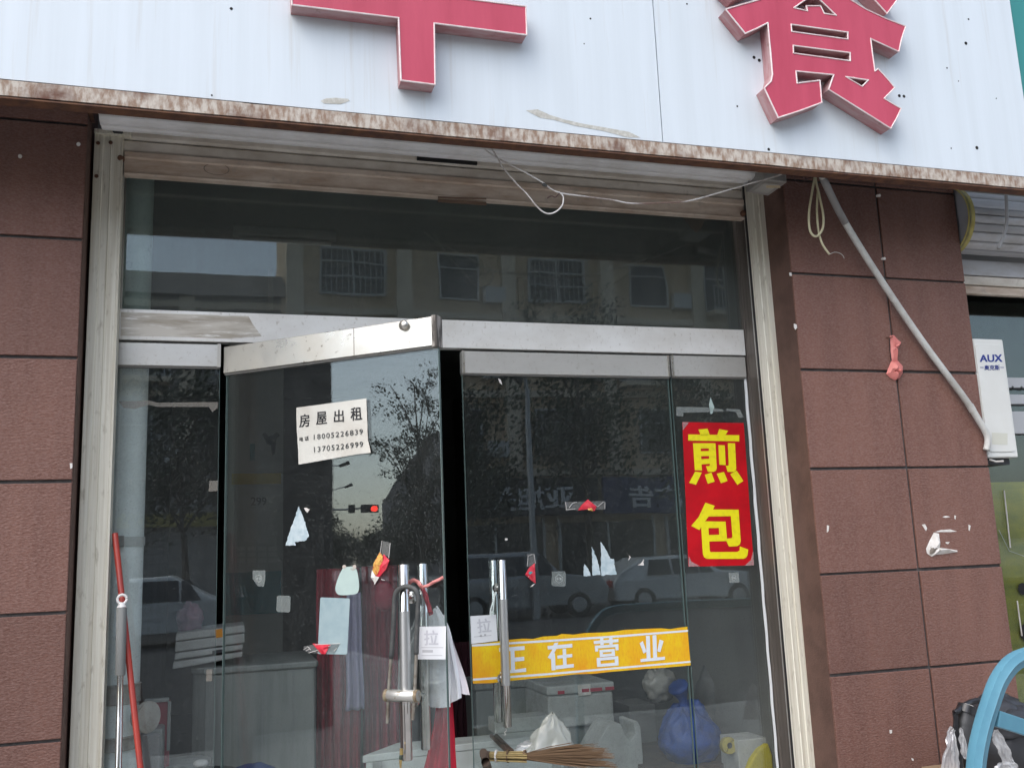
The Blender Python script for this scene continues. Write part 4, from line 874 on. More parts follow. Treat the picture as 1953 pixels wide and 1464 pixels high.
drape([(822, 1165), (830, 1200), (838, 1260), (846, 1310), (852, 1344)], [(834, 1154), (856, 1196), (866, 1240), (876, 1290), (880, 1330)], -0.100, 2.2, 0.012, MILKBAG, 'bag', bg_, seed=2)
drape([(840, 1170), (848, 1215), (860, 1260), (868, 1300), (872, 1318)], [(848, 1172), (862, 1215), (878, 1262), (890, 1300), (897, 1326)], -0.115, 1.5, 0.008, M('bag_hem_white', (0.70, 0.66, 0.68), 0.6), 'bag', bg_, seed=3)
drape([(800, 1120), (790, 1180), (762, 1240), (757, 1290), (756, 1320)], [(812, 1130), (808, 1180), (800, 1230), (794, 1270), (792, 1318)], -0.050, 2.3, 0.012, CLEARBAG, 'bag', bg_, seed=5)
rc_ = root('red_cloth', 'crimson cloth hanging below the white plastic bags behind the open door', 'cloth', D(835, 1464, -.12))
drape([(832, 1330), (826, 1380), (815, 1430), (800, 1500), (795, 1600)], [(862, 1330), (865, 1380), (867, 1430), (870, 1500), (872, 1600)], -0.13, 3.2, 0.016, REDCLOTH, 'cloth', rc_, seed=4)
# string on the closed leaf handle, scrap of thread at its foot
st = root('frayed_string', 'frayed pale string dangling from the stud of the closed door handle', 'string', GP.P(HB-0.02, 1.2, 0.03))
for k in range(4):
    pts = [W(944+2*k*.6, 1128, .25), W(941+R.uniform(-2, 2), 1145, .25), W(938+R.uniform(-3, 3), 1160, .25), W(937+R.uniform(-3, 3), 1173, .25)]
    MB().tube(bez(pts, 5), 0.0016, 5).build('strand', PVC, st)
st2 = MB().tube(bez([W(963, 1386, .21), W(966, 1392, .21), W(962, 1396, .21), W(965, 1399, .21), W(961, 1401, .21)], 4), 0.0014, 6).build('thread_end', SCRAPW); tag(st2, 'curly white thread end under the closed door handle', 'thread')

# ================================================================== mop and red pole outside
mp_ = root('mop_handle', 'mop handle with hanging ring and grey foam grip on a chrome tube', 'mop', W(225, 1464, .12))
def Wm(px, py, Y=.13): return W(px, py, Y)
mb = MB(); c = Wm(233, 1142); mb.tube([c+Vector((0.0165*math.cos(t*math.pi/10), 0, 0.0165*math.sin(t*math.pi/10))) for t in range(21)], 0.0052, 10); mb.build('hanging_ring', M('white_ring', (0.72, 0.70, 0.68), 0.4), mp_, smooth='all')
mb = MB(); mb.tube([Wm(233, 1148.5), Wm(232.5, 1157)], [0.009, 0.0175], 16); mb.build('cap', M('white_ring', (0.7, 0.7, 0.7), 0.4), mp_, smooth=True)
MB().tube([Wm(232.5, 1157), Wm(232, 1159), Wm(229.6, 1285), Wm(229.4, 1287)], [0.016, 0.0185, 0.0175, 0.015], 18).build('foam_grip', GREYFOAM, mp_, smooth=True)
b_ = Wm(229.4, 1287); e_ = b_+(b_-Wm(232, 1159)).normalized()*1.15
MB().tube([b_, b_.lerp(e_, 0.14), b_.lerp(e_, 0.142), e_], [0.0110, 0.0110, 0.0122, 0.0122], 16).build('tube', CHROME, mp_, smooth=True)
MB().lathe(e_+Vector((0, 0, 0.0)), (0, 0, -1), [(0, 0.02), (0.04, 0.05), (max(0.06, e_.z-0.02), 0.11)], 14).build('mop_head', M('mop_strings', (0.45, 0.44, 0.42), 0.95, bump=1.0, bscale=60), mp_)
p0, p1 = W(219, 1016, .175), W(268, 1464, .135); p2 = p0+(p1-p0)*2.1
rp = MB().tube([p0, p0+(p1-p0)*0.004, p2], [0.0085, 0.0112, 0.0112], 14).build('red_pole', REDPOLE, None, smooth=True); tag(rp, 'slim red plastic pole leaning behind the mop handle', 'pole')

# ================================================================== things fixed on the pillars
def tubeW(name, label, cat, pts, r, mat, n=10, sm=5, group=None):
    o = MB().tube(bez(pts, sm), r, n).build(name, mat, None, smooth='all'); return tag(o, label, cat, group)
o = root('conduit', 'white flexible conduit running diagonally down the right pillar', 'conduit', W(1700, 560, YR-.03))
pth = [W(1562, 322, -.30), W(1580, 362, -.22), W(1612, 425, -.13), W(1680, 534, -.075), W(1760, 652, -.058), W(1838, 757, -.055), W(1866, 800, -.055), W(1881, 826, -.052), W(1884, 842, -.05), W(1881, 858, -.045)]
P = bez(pth, 6); MB().tube(P, 0.0155, 14).build('pipe', CONDUIT, o, smooth='all')
# corrugation rings
mb = MB(); L = 0; acc = 0
for i in range(len(P)-1):
    d = (P[i+1]-P[i]).length; t = (P[i+1]-P[i]).normalized(); k = int(d/0.0075)
    for j in range(k): q = P[i]+t*(d*j/k); mb.tube([q-t*0.0012, q+t*0.0012], 0.0163, 10, caps=False)
cg = mb.build('corrugation', CONDUIT, o, smooth='all'); cg['kind'] = 'stuff'
tp = W(1578, 358, -.23); MB().tube([P[3], P[5], P[8], P[10], P[12]], 0.0172, 12).build('grey_sleeve', M('grey_sleeve', (0.27, 0.265, 0.26), 0.6), o, smooth='all')
q = W(1852, 776, -.055); 
MB().tube([W(1849, 772, -.055), W(1856, 784, -.055)], 0.0175, 12).build('coupling', CONDUIT, o, smooth=True)
Yc = -.16
tubeW('cream_cable', 'cream cable hanging in a long loop beside the top of the conduit', 'cable', [W(1555, 325, Yc), W(1556, 345, Yc), W(1563, 375, Yc), W(1570, 410, Yc), W(1569, 435, Yc), W(1560, 449, Yc), W(1551, 449, Yc), W(1544, 436, Yc), W(1543, 405, Yc), W(1549, 365, Yc), W(1556, 330, Yc)], 0.0056, CREAMC)
tubeW('cream_cable', 'cream cable end with a bare wire tip hanging from the loop', 'cable', [W(1560, 360, Yc+.01), W(1558, 400, Yc+.01), W(1561, 440, Yc+.01), W(1567, 462, Yc+.01), W(1575, 476, Yc+.01), W(1582, 485, Yc+.01)], 0.0050, CREAMC)
tubeW('bare_wire', 'thin bare wire tip curling from the cream cable end', 'wire', [W(1582, 485, Yc), W(1592, 481, Yc), W(1602, 483, Yc), W(1608, 488, Yc), W(1610, 493, Yc)], 0.0017, M('bare_copper_pale', (0.50, 0.47, 0.43), 0.4, 0.4), 6)
Yw = -.27
tubeW('thin_wire', 'thin pale wire looping down in front of the shutter bar', 'wire', [W(932, 274, Yw), W(945, 295, Yw), W(960, 320, Yw), W(985, 350, Yw), W(1005, 370, Yw), W(1025, 395, Yw), W(1042, 407, Yw), W(1058, 405, Yw), W(1072, 392, Yw), W(1074, 375, Yw), W(1066, 366, Yw)], 0.0032, WHITEC, 6)
tubeW('thin_wire', 'thin pale wire sagging across the shutter from the centre to the grey box', 'wire', [W(910, 272, Yw), W(940, 297, Yw), W(985, 320, Yw), W(1030, 345, Yw), W(1062, 366, Yw), W(1110, 374, Yw), W(1165, 381, Yw), W(1205, 388, Yw), W(1260, 387, Yw), W(1310, 384, Yw), W(1370, 368, Yw), W(1430, 350, Yw), W(1480, 336, Yw), W(1512, 322, Yw)], 0.0032, WHITEC, 6)
tubeW('thin_wire', 'short twisted dark wire end by the wire knot', 'wire', [W(1043, 378, Yw), W(1052, 374, Yw), W(1060, 376, Yw), W(1068, 366, Yw)], 0.0025, DARKC, 6)
o = MB().lathe(W(1034, 351, Yw), (1, 0, -0.4), [(0, 0.003), (0.004, 0.007), (0.018, 0.007), (0.022, 0.003)], 8).build('wire_joint', GREYR, None); tag(o, 'small grey joint on the thin wire knot', 'wire joint')
for k, (cx, cy_, rr) in enumerate(((1526, 338, 11), (1538, 334, 8))):
    tubeW('thin_wire', ('large', 'small')[k]+' brown wire coil beside the grey box under the sign edge', 'wire', [W(cx+rr*math.cos(t*.55), cy_+rr*1.1*math.sin(t*.55), -.2) for t in range(13)], 0.0022, DARKC, 6)
# grey receiver box
gb = root('receiver_box', 'small grey electrical box with a paper label beside the right guide under the sign', 'electrical box', W(1465, 350, -.1))
v = [W(1423, 367, .02), W(1465, 374, .02), W(1501, 348, -.16), W(1457, 342, -.16)]; up = Vector((0, 0, 0.075))
mb = MB(); mb.add(v+[q+up for q in v], [(0, 1, 2, 3), (7, 6, 5, 4), (0, 4, 5, 1), (1, 5, 6, 2), (2, 6, 7, 3), (3, 7, 4, 0)]); mb.build('case', BOXG, gb, bevel=0.004)
mb = MB(); c = sum(v, Vector())/4; e0 = [c+(q-c)*0.62+Vector((0, 0, -0.001)) for q in v]; mb.add(e0, [(0, 1, 2, 3)]); mb.build('label', M('box_label', (0.42, 0.41, 0.38), 0.6), gb, solid=0.001)
mb = MB(); e1 = [W(1461, 354, -.14), W(1488, 354, -.14), W(1487, 349, -.15), W(1461, 349, -.15)]; mb.add([q+Vector((0, 0, -0.012)) for q in e1], [(0, 1, 2, 3)]); mb.build('tape', M('tan_tape', (0.42, 0.34, 0.22), 0.6), gb, solid=0.001)
# pink rubber strip
pk = root('pink_rubber_strip', 'faded pink rubber strip knotted and hung from a nail on the right pillar', 'rubber strip', W(1706, 690, YR-.02))
def padp(pts, mat, nm, par, Y, th, ctr=0.018):
    pl = front(Y); lp = ppx(pl, pts); n = len(lp); cx = sum(p[0] for p in lp)/n; cz = sum(p[1] for p in lp)/n
    v = []; rings = [(1.0, 0.0), (0.72, th), (0.35, ctr)]
    for s_, h in rings:
        for i, (a, b) in enumerate(lp): v.append(pl.P(cx+(a-cx)*s_, cz+(b-cz)*s_, h*(1+0.55*math.sin(i*2.4+s_*3))))
    v.append(pl.P(cx, cz, ctr*0.6)); k = len(v)-1; fs = []
    for r_ in range(2):
        for i in range(n): fs.append((r_*n+i, r_*n+(i+1) % n, (r_+1)*n+(i+1) % n, (r_+1)*n+i))
    for i in range(n): fs.append((2*n+i, 2*n+(i+1) % n, k))
    fs.append(tuple(range(n))[::-1])
    return MB().add(v, fs).build(nm, mat, par, smooth=True)
padp([(1697, 640), (1705, 639), (1712, 647), (1719, 653), (1713, 665), (1711, 677), (1712, 690), (1701, 690), (1698, 670), (1697, 655)], PINKR, 'strip', pk, YR-.002, 0.008, 0.012)
padp([(1700, 688), (1713, 688), (1721, 697), (1722, 711), (1716, 721), (1707, 725), (1698, 721), (1690, 713), (1694, 702)], PINKR, 'knot', pk, YR-.002, 0.014, 0.022)
MB().tube([W(1690, 643, YR), W(1697, 644, YR-.01), W(1703, 642, YR-.025)], 0.0025, 6).build('nail', RUST2, pk)
MB().tube([W(1697, 645, YR-.004), W(1697.5, 668, YR-.004), W(1700, 688, YR-.004)], 0.002, 6).build('dark_fold', BLACKR, pk)
# torn paper on pillar
tp_ = root('torn_paper', 'torn curled white paper flap with a scorched patch low on the right pillar', 'paper scrap', W(1785, 1050, YR))
padp([(1781, 1015), (1791, 1017), (1789, 1043), (1800, 1045), (1826, 1049), (1826, 1052), (1800, 1056), (1786, 1057), (1777, 1061), (1768, 1055), (1766, 1046), (1773, 1030)], SCRAPW, 'flap', tp_, YR-.002, 0.006, 0.012)
padp([(1774, 1044), (1780, 1036), (1787, 1040), (1791, 1047), (1783, 1054), (1773, 1056)], SCRAPC, 'scorched_patch', tp_, YR-.009, 0.002, 0.004)
for k, pts in enumerate(([(1758, 1000), (1764, 999), (1768, 1007), (1766, 1012), (1763, 1008)], [(1782, 1014), (1795, 1010), (1812, 1009), (1825, 1013), (1812, 1014), (1796, 1014)], [(1847, 1000), (1851, 1002), (1849, 1012), (1847, 1010)], [(1803, 1033), (1811, 1033), (1808, 1037), (1804, 1036)], [(1797, 985), (1804, 983), (1812, 985), (1803, 987)], [(1820, 982), (1823, 983), (1822, 990), (1820, 988)])):
    pl = front(YR); MB().prism(pl, ppx(pl, pts), -0.001, 0.0012).build('paper_shred', SCRAPW, tp_)
# wall plugs and little chips
def plug(label, px, py, Y, l=0.018): 
    o = MB().tube([W(px, py, Y+.004), W(px, py, Y)+Vector((0.004, -l, -0.003))], [0.006, 0.0075], 8).build('wall_plug', SCRAPW, None, smooth=True); tag(o, label, 'wall plug')
plug('white wall plug stub high on the left pillar, the left one', 38, 300, YL); plug('white wall plug stub high on the left pillar near the shutter guide', 149, 277, YL)
plug('white wall plug stub in the joint at the top of the right pillar', 1672, 374, YR); plug('white wall plug stub in the joint under the conduit on the right pillar', 1681, 494, YR)
MB_ = tubeW('bare_wire', 'little rusty wire wisp under the top wall plug of the right pillar', 'wire', [W(1675, 378, YR-.01), W(1682, 382, YR-.012), W(1690, 388, YR-.012)], 0.0012, RUST2, 6)
def chip(label, pts, Y):
    pl = front(Y); o = MB().prism(pl, ppx(pl, pts), -0.001, 0.0016).build('plaster_chip', SCRAPW); tag(o, label, 'chip')
chip('pale plaster chip on the pillar corner beside the door top', [(1514, 617), (1519, 619), (1520, 625), (1517, 629), (1514, 624)], YR)
chip('pale plaster chip on the pillar corner at the top joint', [(1505, 520), (1509, 520), (1510, 526), (1506, 526)], YR)
chip('white chip near the left edge of the right pillar below the third joint', [(1577, 1001), (1581, 1002), (1580, 1012), (1577, 1015)], YR)
chip('white speck on the lowest tile of the right pillar', [(1696, 1391), (1701, 1391), (1701, 1397), (1697, 1398)], YR)
chip('white speck near the bottom of the right pillar right of the other', [(1738, 1444), (1742, 1446), (1742, 1450), (1739, 1449)], YR)
chip('tiny white speck on the left pillar edge beside the guide', [(133, 883), (138, 883), (138, 892), (134, 894)], YL)

# ================================================================== neighbour shop on the right
YN = 0.10
ns = root('neighbour_shutter', 'rolled silver shutter of the neighbouring shop with a gold edged end plate', 'roller shutter', W(1900, 430, 0))
cN = W(1826, 430, 0.03); xp = xe+0.012
zc, rN, yc_ = 3.035, 0.205, 0.06
ang = [rad(a) for a in range(90, 271, 10)]
zt0, zt1 = W(1826, 364, 0.06).z, W(1838, 488, 0.06).z; zc = (zt0+zt1)/2; rN = (zt0-zt1)/2
MB().profile_x([(yc_+rN*0.92*math.cos(a), zc+rN*math.sin(a)) for a in ang], xp, xp+0.012).build('end_plate', ENDP, ns)
mb = MB(); P = [(yc_+rN*0.92*math.cos(a), zc+rN*math.sin(a)) for a in ang]; P2 = [(yc_+(rN*.92-0.006)*math.cos(a), zc+(rN-0.006)*math.sin(a)) for a in ang]
mb.profile_x(P+P2[::-1], xp-0.004, xp+0.035); mb.build('gold_rim', GOLDR, ns)
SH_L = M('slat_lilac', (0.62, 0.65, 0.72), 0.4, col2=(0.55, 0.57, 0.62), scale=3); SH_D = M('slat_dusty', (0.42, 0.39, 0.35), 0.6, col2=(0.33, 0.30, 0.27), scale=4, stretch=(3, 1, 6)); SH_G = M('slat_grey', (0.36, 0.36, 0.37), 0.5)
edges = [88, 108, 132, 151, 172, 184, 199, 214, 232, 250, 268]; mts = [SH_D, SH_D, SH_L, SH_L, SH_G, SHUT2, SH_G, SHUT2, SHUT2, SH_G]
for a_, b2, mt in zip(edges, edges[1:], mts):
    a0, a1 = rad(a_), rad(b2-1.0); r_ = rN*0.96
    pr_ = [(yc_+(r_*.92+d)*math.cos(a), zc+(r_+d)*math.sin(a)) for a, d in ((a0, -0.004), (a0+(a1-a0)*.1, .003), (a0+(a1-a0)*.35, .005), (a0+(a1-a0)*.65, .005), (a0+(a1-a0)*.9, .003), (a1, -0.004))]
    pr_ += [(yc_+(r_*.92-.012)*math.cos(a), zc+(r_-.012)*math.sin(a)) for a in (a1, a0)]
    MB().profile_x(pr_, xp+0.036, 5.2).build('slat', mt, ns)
zz = zc-rN
for i, (hh, mt) in enumerate(((0.085, SHUT2), (0.05, SLAT), (0.048, BAR))):
    MB().box(xp+0.01, 5.2, YN+0.01*i, YN+0.03+0.01*i, zz-hh, zz-0.004).build('slat', mt, ns, bevel=0.003); zz -= hh
hz_ = zz
MB().box(xp, 5.2, 0.33, 0.36, 2.9, 3.5).build('header', BGREY, ns)
tubeW('drip_hose', 'thin grey hose stub hanging from the sign edge in front of the neighbouring shutter', 'hose', [W(1918, 358, -.15), W(1920, 400, -.15), W(1920, 425, -.15), W(1914, 450, -.15), W(1904, 474, -.15)], 0.0085, M('hose_grey', (0.32, 0.32, 0.32), 0.5), 10)
nw = root('neighbour_window', 'neighbouring shop window with white bars and olive film behind the air conditioner', 'window', (4.3, 0.3, 0))
YW = 0.32
MB().box(xp, 5.4, YW, YW+0.008, 0.0, hz_+0.02).build('pane', GLASSN, nw)
WHF = M('white_bar', (0.50, 0.51, 0.52), 0.4)
for (ya, yb_) in ((722, 741), (754, 772), (786, 828)):
    z1, z0 = W(1925, ya, YW).z, W(1925, yb_, YW).z; MB().box(xp, 5.4, YW-0.035, YW-0.004, z0, z1).build('bar', WHF, nw, bevel=0.002)
z0 = W(1925, 736, YW-.04).z; mb = MB()
for k in range(6): mb2 = MB().lathe((3.72+0.06*k+0.3, YW-0.0355, z0-0.006), (0, -1, 0), [(0, 0.008), (0.003, 0.006)], 8).build('screw', GREYR, nw)
z1 = W(1900, 905, YW+.02).z; zf0 = W(1900, 1262, YW+.02).z
MB().box(xp, 5.4, YW+0.014, YW+0.018, zf0-1.0, z1-0.04).build('olive_film', OLIVE, nw)
mb = MB()
for x, y, r_ in ((1950, 1122, 0.03), (1958, 1205, 0.045)):
    p = W(x, y, YW); mb.prism(front(YW-0.001), [(p.x+r_*math.cos(t*.52), p.z+r_*math.sin(t*.52)) for t in range(12)], 0, 0.0012)
    mb.build('dark_spot', HOLE, nw); mb = MB()
for a, b_ in (((1915, 935), (1927, 1044)), ((1940, 1145), (1949, 1212))):
    MB().tube([W(*a, YW-.006), W(*b_, YW-.006)], 0.004, 6).build('tape_line', SCRAPW, nw)
MB().tube([W(1905, 1010, YW-.006), W(1925, 1050, YW-.006), W(1953, 1060, YW-.006)], 0.0015, 6).build('scratch', FAINTL, nw)
struct(MB().box(xp-0.05, 6.0, 5.0, 5.1, 0, 3.5).build('neighbour_back_wall', M('pale_inner_wall', (0.42, 0.41, 0.38), 0.9)))
struct(MB().box(5.42, 5.5, 0.42, 5.0, 0, 3.36).build('neighbour_side_wall', WALLIN)); struct(MB().box(xe-.2, xp-0.004, 0.42, 5.0, 0, 3.36).build('neighbour_side_wall', WALLIN))
struct(MB().box(xp-0.05, 6.0, 0.36, 5.1, 3.36, 3.45).build('neighbour_ceiling', WALLIN))
MB().box(5.4, 6.4, 0.0, 0.4, 0, 3.5).build('neighbour_pillar', STUCCO); tag(bpy.data.objects['neighbour_pillar'], 'brown pillar at the far side of the neighbouring shop, outside the frame', 'pillar')
# air conditioner unit fixed behind the pillar edge
YA = -0.02; AP = front(YA)
ac = root('air_conditioner', 'white air conditioner unit with navy lettering partly hidden behind the right pillar', 'air conditioner', W(1900, 760, YA))
ax0 = xe+0.012; q1 = AP.at(1911, 647); q2 = AP.at(1937, 872); ax1 = max(q1[0], q2[0])+0.006; az1 = q1[1]; az0 = q2[1]
MB().box(ax0, ax1, YA, YA+0.30, az0, az1).build('case', ACW, ac, bevel=0.008, seg=3)
lp = []
def rr_(x0, x1, z0, z1, r): 
    o = []
    for cx, cz, a in ((x1-r, z1-r, 0), (x0+r, z1-r, 90), (x0+r, z0+r, 180), (x1-r, z0+r, 270)): o += [(cx+r*math.cos(rad(a+t)), cz+r*math.sin(rad(a+t))) for t in (0, 30, 60, 90)]
    return o
mb = MB(); mb.prism(AP, rr_(ax0+0.004, ax1-0.018, az0+0.028, az1-0.028, 0.02), -0.002, 0.0045); mb.build('raised_panel', ACW, ac, bevel=0.002)
A4 = dict(ox=1640, oy=600, sc=3.66)
mb = MB(); text_quad(mb, AP, 'AUX', ppx(AP, [(832, 283), (984, 279), (988, 330), (834, 330)], **A4), 0.0052, 0.05); mb.build('lettering', BLUEINK, ac)
mb = MB(); text_quad(mb, AP, '奥克斯', ppx(AP, [(862, 355), (968, 352), (970, 388), (864, 388)], **A4), 0.0052, 0.02)
for x0, x1 in ((834, 858), (974, 1000)): a = AP.at(1640+x0/3.66, 600+369/3.66); c_ = AP.at(1640+x1/3.66, 600+369/3.66); mb.add([AP.P(a[0], a[1]-.0016, .0052), AP.P(c_[0], a[1]-.0016, .0052), AP.P(c_[0], a[1]+.0016, .0052), AP.P(a[0], a[1]+.0016, .0052)], [(0, 1, 2, 3)])
mb.build('small_lettering', BLUEINK, ac)
mb = MB(); Q = ppx(AP, [(915, 823), (1025, 828), (1025, 908), (918, 905)], **A4); mb.add([AP.P(a, b_, .0052) for a, b_ in Q], [(0, 1, 2, 3)]); mb.build('rating_label', ACPALE, ac)
MB().box(ax0, ax1-0.02, YA+0.04, YA+0.26, az0-0.03, az0-0.002).build('bracket', BOXD, ac)
MB().tube([W(1888, 876, -.01), W(1900, 880, -.01), W(1913, 879, -.01)], 0.005, 8).build('drain_stub', SCRAPW, ac)

# ================================================================== chair and bundle at the lower right
YC = -1.35
ch = root('blue_barrier', 'thick curved light blue plastic barrier with a crossbar at the lower right corner', 'barrier', W(1900, 1464, YC))
def Cc(px, py, dy=0): return W(px, py, YC+dy)
cl = bez([Cc(1858, 1490), Cc(1862, 1440), Cc(1872, 1390), Cc(1888, 1338), Cc(1903, 1298), Cc(1926, 1266), Cc(1953, 1251), Cc(1990, 1243)], 6)
xc = Cc(2230, 1240).x
full = cl+[Vector((2*xc-p.x, p.y, p.z)) for p in cl[::-1]]
full = [full[0]+Vector((-0.03, 0.0, -full[0].z))]+full+[full[-1]+Vector((0.03, 0.0, -full[-1].z))]
prof = [(a_*.82, d_*.82) for a_, d_ in ((-0.031, 0.0), (-0.026, -0.022), (-0.004, -0.030), (0.0, -0.033), (0.004, -0.029), (0.028, -0.022), (0.033, 0.002), (0.026, 0.016), (-0.026, 0.016))]
vs = []; m = len(prof)
for i, p in enumerate(full):
    t = (full[min(i+1, len(full)-1)]-full[max(i-1, 0)]).normalized(); s_ = t.cross(Vector((0, 1, 0))).normalized()
    for a, d in prof: vs.append(p+s_*(-a)*1.0+Vector((0, d, 0)))
fs = [(i*m+q, i*m+(q+1) % m, (i+1)*m+(q+1) % m, (i+1)*m+q) for i in range(len(full)-1) for q in range(m)]+[tuple(range(m)), tuple((len(full)-1)*m+q for q in range(m))]
MB().add(vs, fs).build('arched_bar', BLUEP, ch, smooth=True)
sv = [Cc(1896, 1384), Cc(1900, 1353), Cc(1953, 1371), Cc(2100, 1406), Cc(2100, 1440), Cc(1953, 1402)]
pl = front(YC-0.004); mb = MB(); mb.prism(pl, [(p.x, p.z) for p in sv], -0.012, 0.012); mb.build('crossbar', BLUEP, ch, bevel=0.003)
YBn = -0.42
bu = root('black_bundle', 'black bundle partly wrapped in clear plastic film behind the blue chair', 'bundle', W(1890, 1464, YBn))
def Bp(x, y, Y=YBn): return W(1740+x/5.545, 1200+y/5.545, Y)
c = Bp(880, 1150, YBn+.10); MB().blob((c.x+0.03, YBn+.11, c.z-0.02), (0.20, 0.13, 0.20), 0.16, 2.6, 3, 40, 26).build('padding', BLACKN, bu, smooth='all')
c = Bp(1010, 1000, YBn+.06); MB().blob((c.x+.02, YBn+.05, c.z), (0.14, 0.10, 0.07), 0.22, 2.4, 9, 32, 20).build('fold', BLACKN, bu, smooth='all')
MB().tube(bez([Bp(560, 1200, YBn-.02), Bp(545, 1100, YBn-.02), Bp(555, 1000, YBn-.02), Bp(570, 920, YBn-.02), Bp(580, 850, YBn-.02)], 5), [0.030]*10+[0.032]*11, 18).build('grip', M('dark_grip', (0.045, 0.046, 0.048), 0.5, bump=0.3, bscale=120), bu, smooth=True)
MB().tube([Bp(560, 880, YBn-.02), Bp(580, 800, YBn-.02)], [0.038, 0.034], 18).build('grip_collar', BLACKP, bu, smooth=True)
MB().tube([Bp(574, 812, YBn-.02), Bp(578, 790, YBn-.02)], [0.030, 0.024], 16).build('white_cap', SCRAPW, bu, smooth=True)
MB().tube(bez([Bp(445, 880, YBn-.03), Bp(480, 860, YBn-.03), Bp(520, 820, YBn-.02), Bp(600, 775, YBn), Bp(680, 750, YBn), Bp(760, 760, YBn)], 5), 0.012, 10).build('strap', BLACKP, bu, smooth=True)
MB().tube(bez([Bp(450, 880, YBn-.03), Bp(462, 960, YBn-.03), Bp(455, 1060, YBn-.03), Bp(478, 1180, YBn-.03), Bp(500, 1300, YBn-.03), Bp(520, 1500, YBn-.03)], 5), 0.010, 8).build('strap', BLACKP, bu, smooth=True)
def film(ptsL, ptsR, Y, seed, mat, nm, dep=0.012):
    L = bez([Bp(x, y, Y) for x, y in ptsL], 8); Rr = bez([Bp(x, y, Y) for x, y in ptsR], 8)
    def at(c_, t): f = t*(len(c_)-1); i = min(int(f), len(c_)-2); return c_[i].lerp(c_[i+1], f-i)
    def fn(u, v):
        p = at(L, 1-v).lerp(at(Rr, 1-v), u); q = mnoise.noise(Vector((u*4+seed, v*3, seed))); r_ = 1-2*abs(mnoise.noise(Vector((u*6, v*4+seed, seed+5))))
        return p+Vector((0, -dep*(q+0.8*r_), 0))
    return MB().grid(fn, 22, 26).build(nm, mat, bu, smooth='all')
WRAP = film_mat('crinkled_wrap', (0.70, 0.71, 0.72), 0.62, 0.18, 0.14)
film([(390, 1010), (355, 1110), (335, 1230), (300, 1400), (290, 1560)], [(440, 1060), (450, 1150), (465, 1280), (490, 1400), (520, 1560)], YBn-.05, 1, WRAP, 'plastic_wrap')
film([(500, 1030), (492, 1100), (500, 1200), (510, 1290), (530, 1360)], [(520, 1060), (545, 1150), (560, 1220), (580, 1300), (600, 1380)], YBn-.06, 3, WRAP, 'plastic_wrap')
film([(845, 1060), (835, 1150), (880, 1260), (930, 1370), (960, 1560)], [(890, 1050), (950, 1130), (1010, 1260), (1060, 1370), (1200, 1560)], YBn-.10, 5, WRAP, 'plastic_wrap')
film([(900, 1400), (880, 1430), (850, 1480), (830, 1560), (820, 1600)], [(1050, 1370), (1090, 1420), (1120, 1480), (1150, 1560), (1180, 1620)], YBn-.13, 7, WRAP, 'plastic_wrap')
c = Bp(1200, 880, YBn+.1); MB().blob((c.x+.03, YBn+.1, c.z), (0.06, 0.05, 0.03), 0.2, 2, 4, 16, 10).build('pale_bag', M('pale_rag', (0.5, 0.48, 0.43), 0.8), bu, smooth='all')
MB().box(bu.location.x-0.16, bu.location.x+0.26, YBn-0.02, YBn+0.22, 0.0, bu.location.z-0.02).build('carton', M('brown_carton', (0.26, 0.18, 0.11), 0.8), bu)

# ================================================================== inside the shop, seen through the glass
def ibox(o, nm, Y, x0, y0, x1, y1, dep, mt, bevel=0.006, floor=False):
    p, q = W(x0, y0, Y), W(x1, y1, Y); z0 = 0.0 if floor else min(p.z, q.z)
    return MB().box(min(p.x, q.x), max(p.x, q.x), Y, Y+dep, z0, max(p.z, q.z)).build(nm, mt, o, bevel=bevel)
# drain pipe
YP = 0.45
p0, p1 = W(253, 1000, YP), W(287, 1000, YP); pr = 0.080; pxc = W(284, 700, YP).x-pr
dpz = root('drain_pipe', 'pale vertical drainpipe with clamps and a cleanout cap behind the left glass panel', 'pipe', (pxc, YP, 0))
MB().tube([(pxc, YP, 0), (pxc, YP, 3.36)], pr, 28).build('pipe', PVC, dpz, smooth=True)
zc1 = W(262, 1031, YP-pr).z
for zz_ in (zc1,):
    MB().tube([(pxc, YP, zz_-0.018), (pxc, YP, zz_+0.018)], pr+0.005, 28).build('clamp', M('clamp_grey', (0.50, 0.53, 0.50), 0.4), dpz, smooth=True)
    MB().box(pxc-0.012, pxc+0.012, YP-pr-0.016, YP-pr, zz_-0.022, zz_+0.022).build('clamp_screw', CABG, dpz)
for za, zb2, rr2 in ((1305, 1340, .008), (1405, 1428, .010)):
    z1, z0 = W(262, za, YP-pr).z, W(262, zb2, YP-pr).z
    MB().tube([(pxc, YP, z0-.004), (pxc, YP, z0), (pxc, YP, z0+.008), (pxc, YP, z1-.008), (pxc, YP, z1), (pxc, YP, z1+.004)], [pr+.001, pr+rr2, pr+.004, pr+.004, pr+rr2, pr+.001], 28).build('socket', PVCDIRT, dpz, smooth=True)
c = W(275, 1365, YP-.03); MB().lathe(c+Vector((-.02, 0, 0)), (0.75, -0.66, 0), [(0, .045), (.03, .05), (.035, .060), (.055, .060), (.058, .05)], 18).build('cleanout_cap', PVCDIRT, dpz, smooth=True)
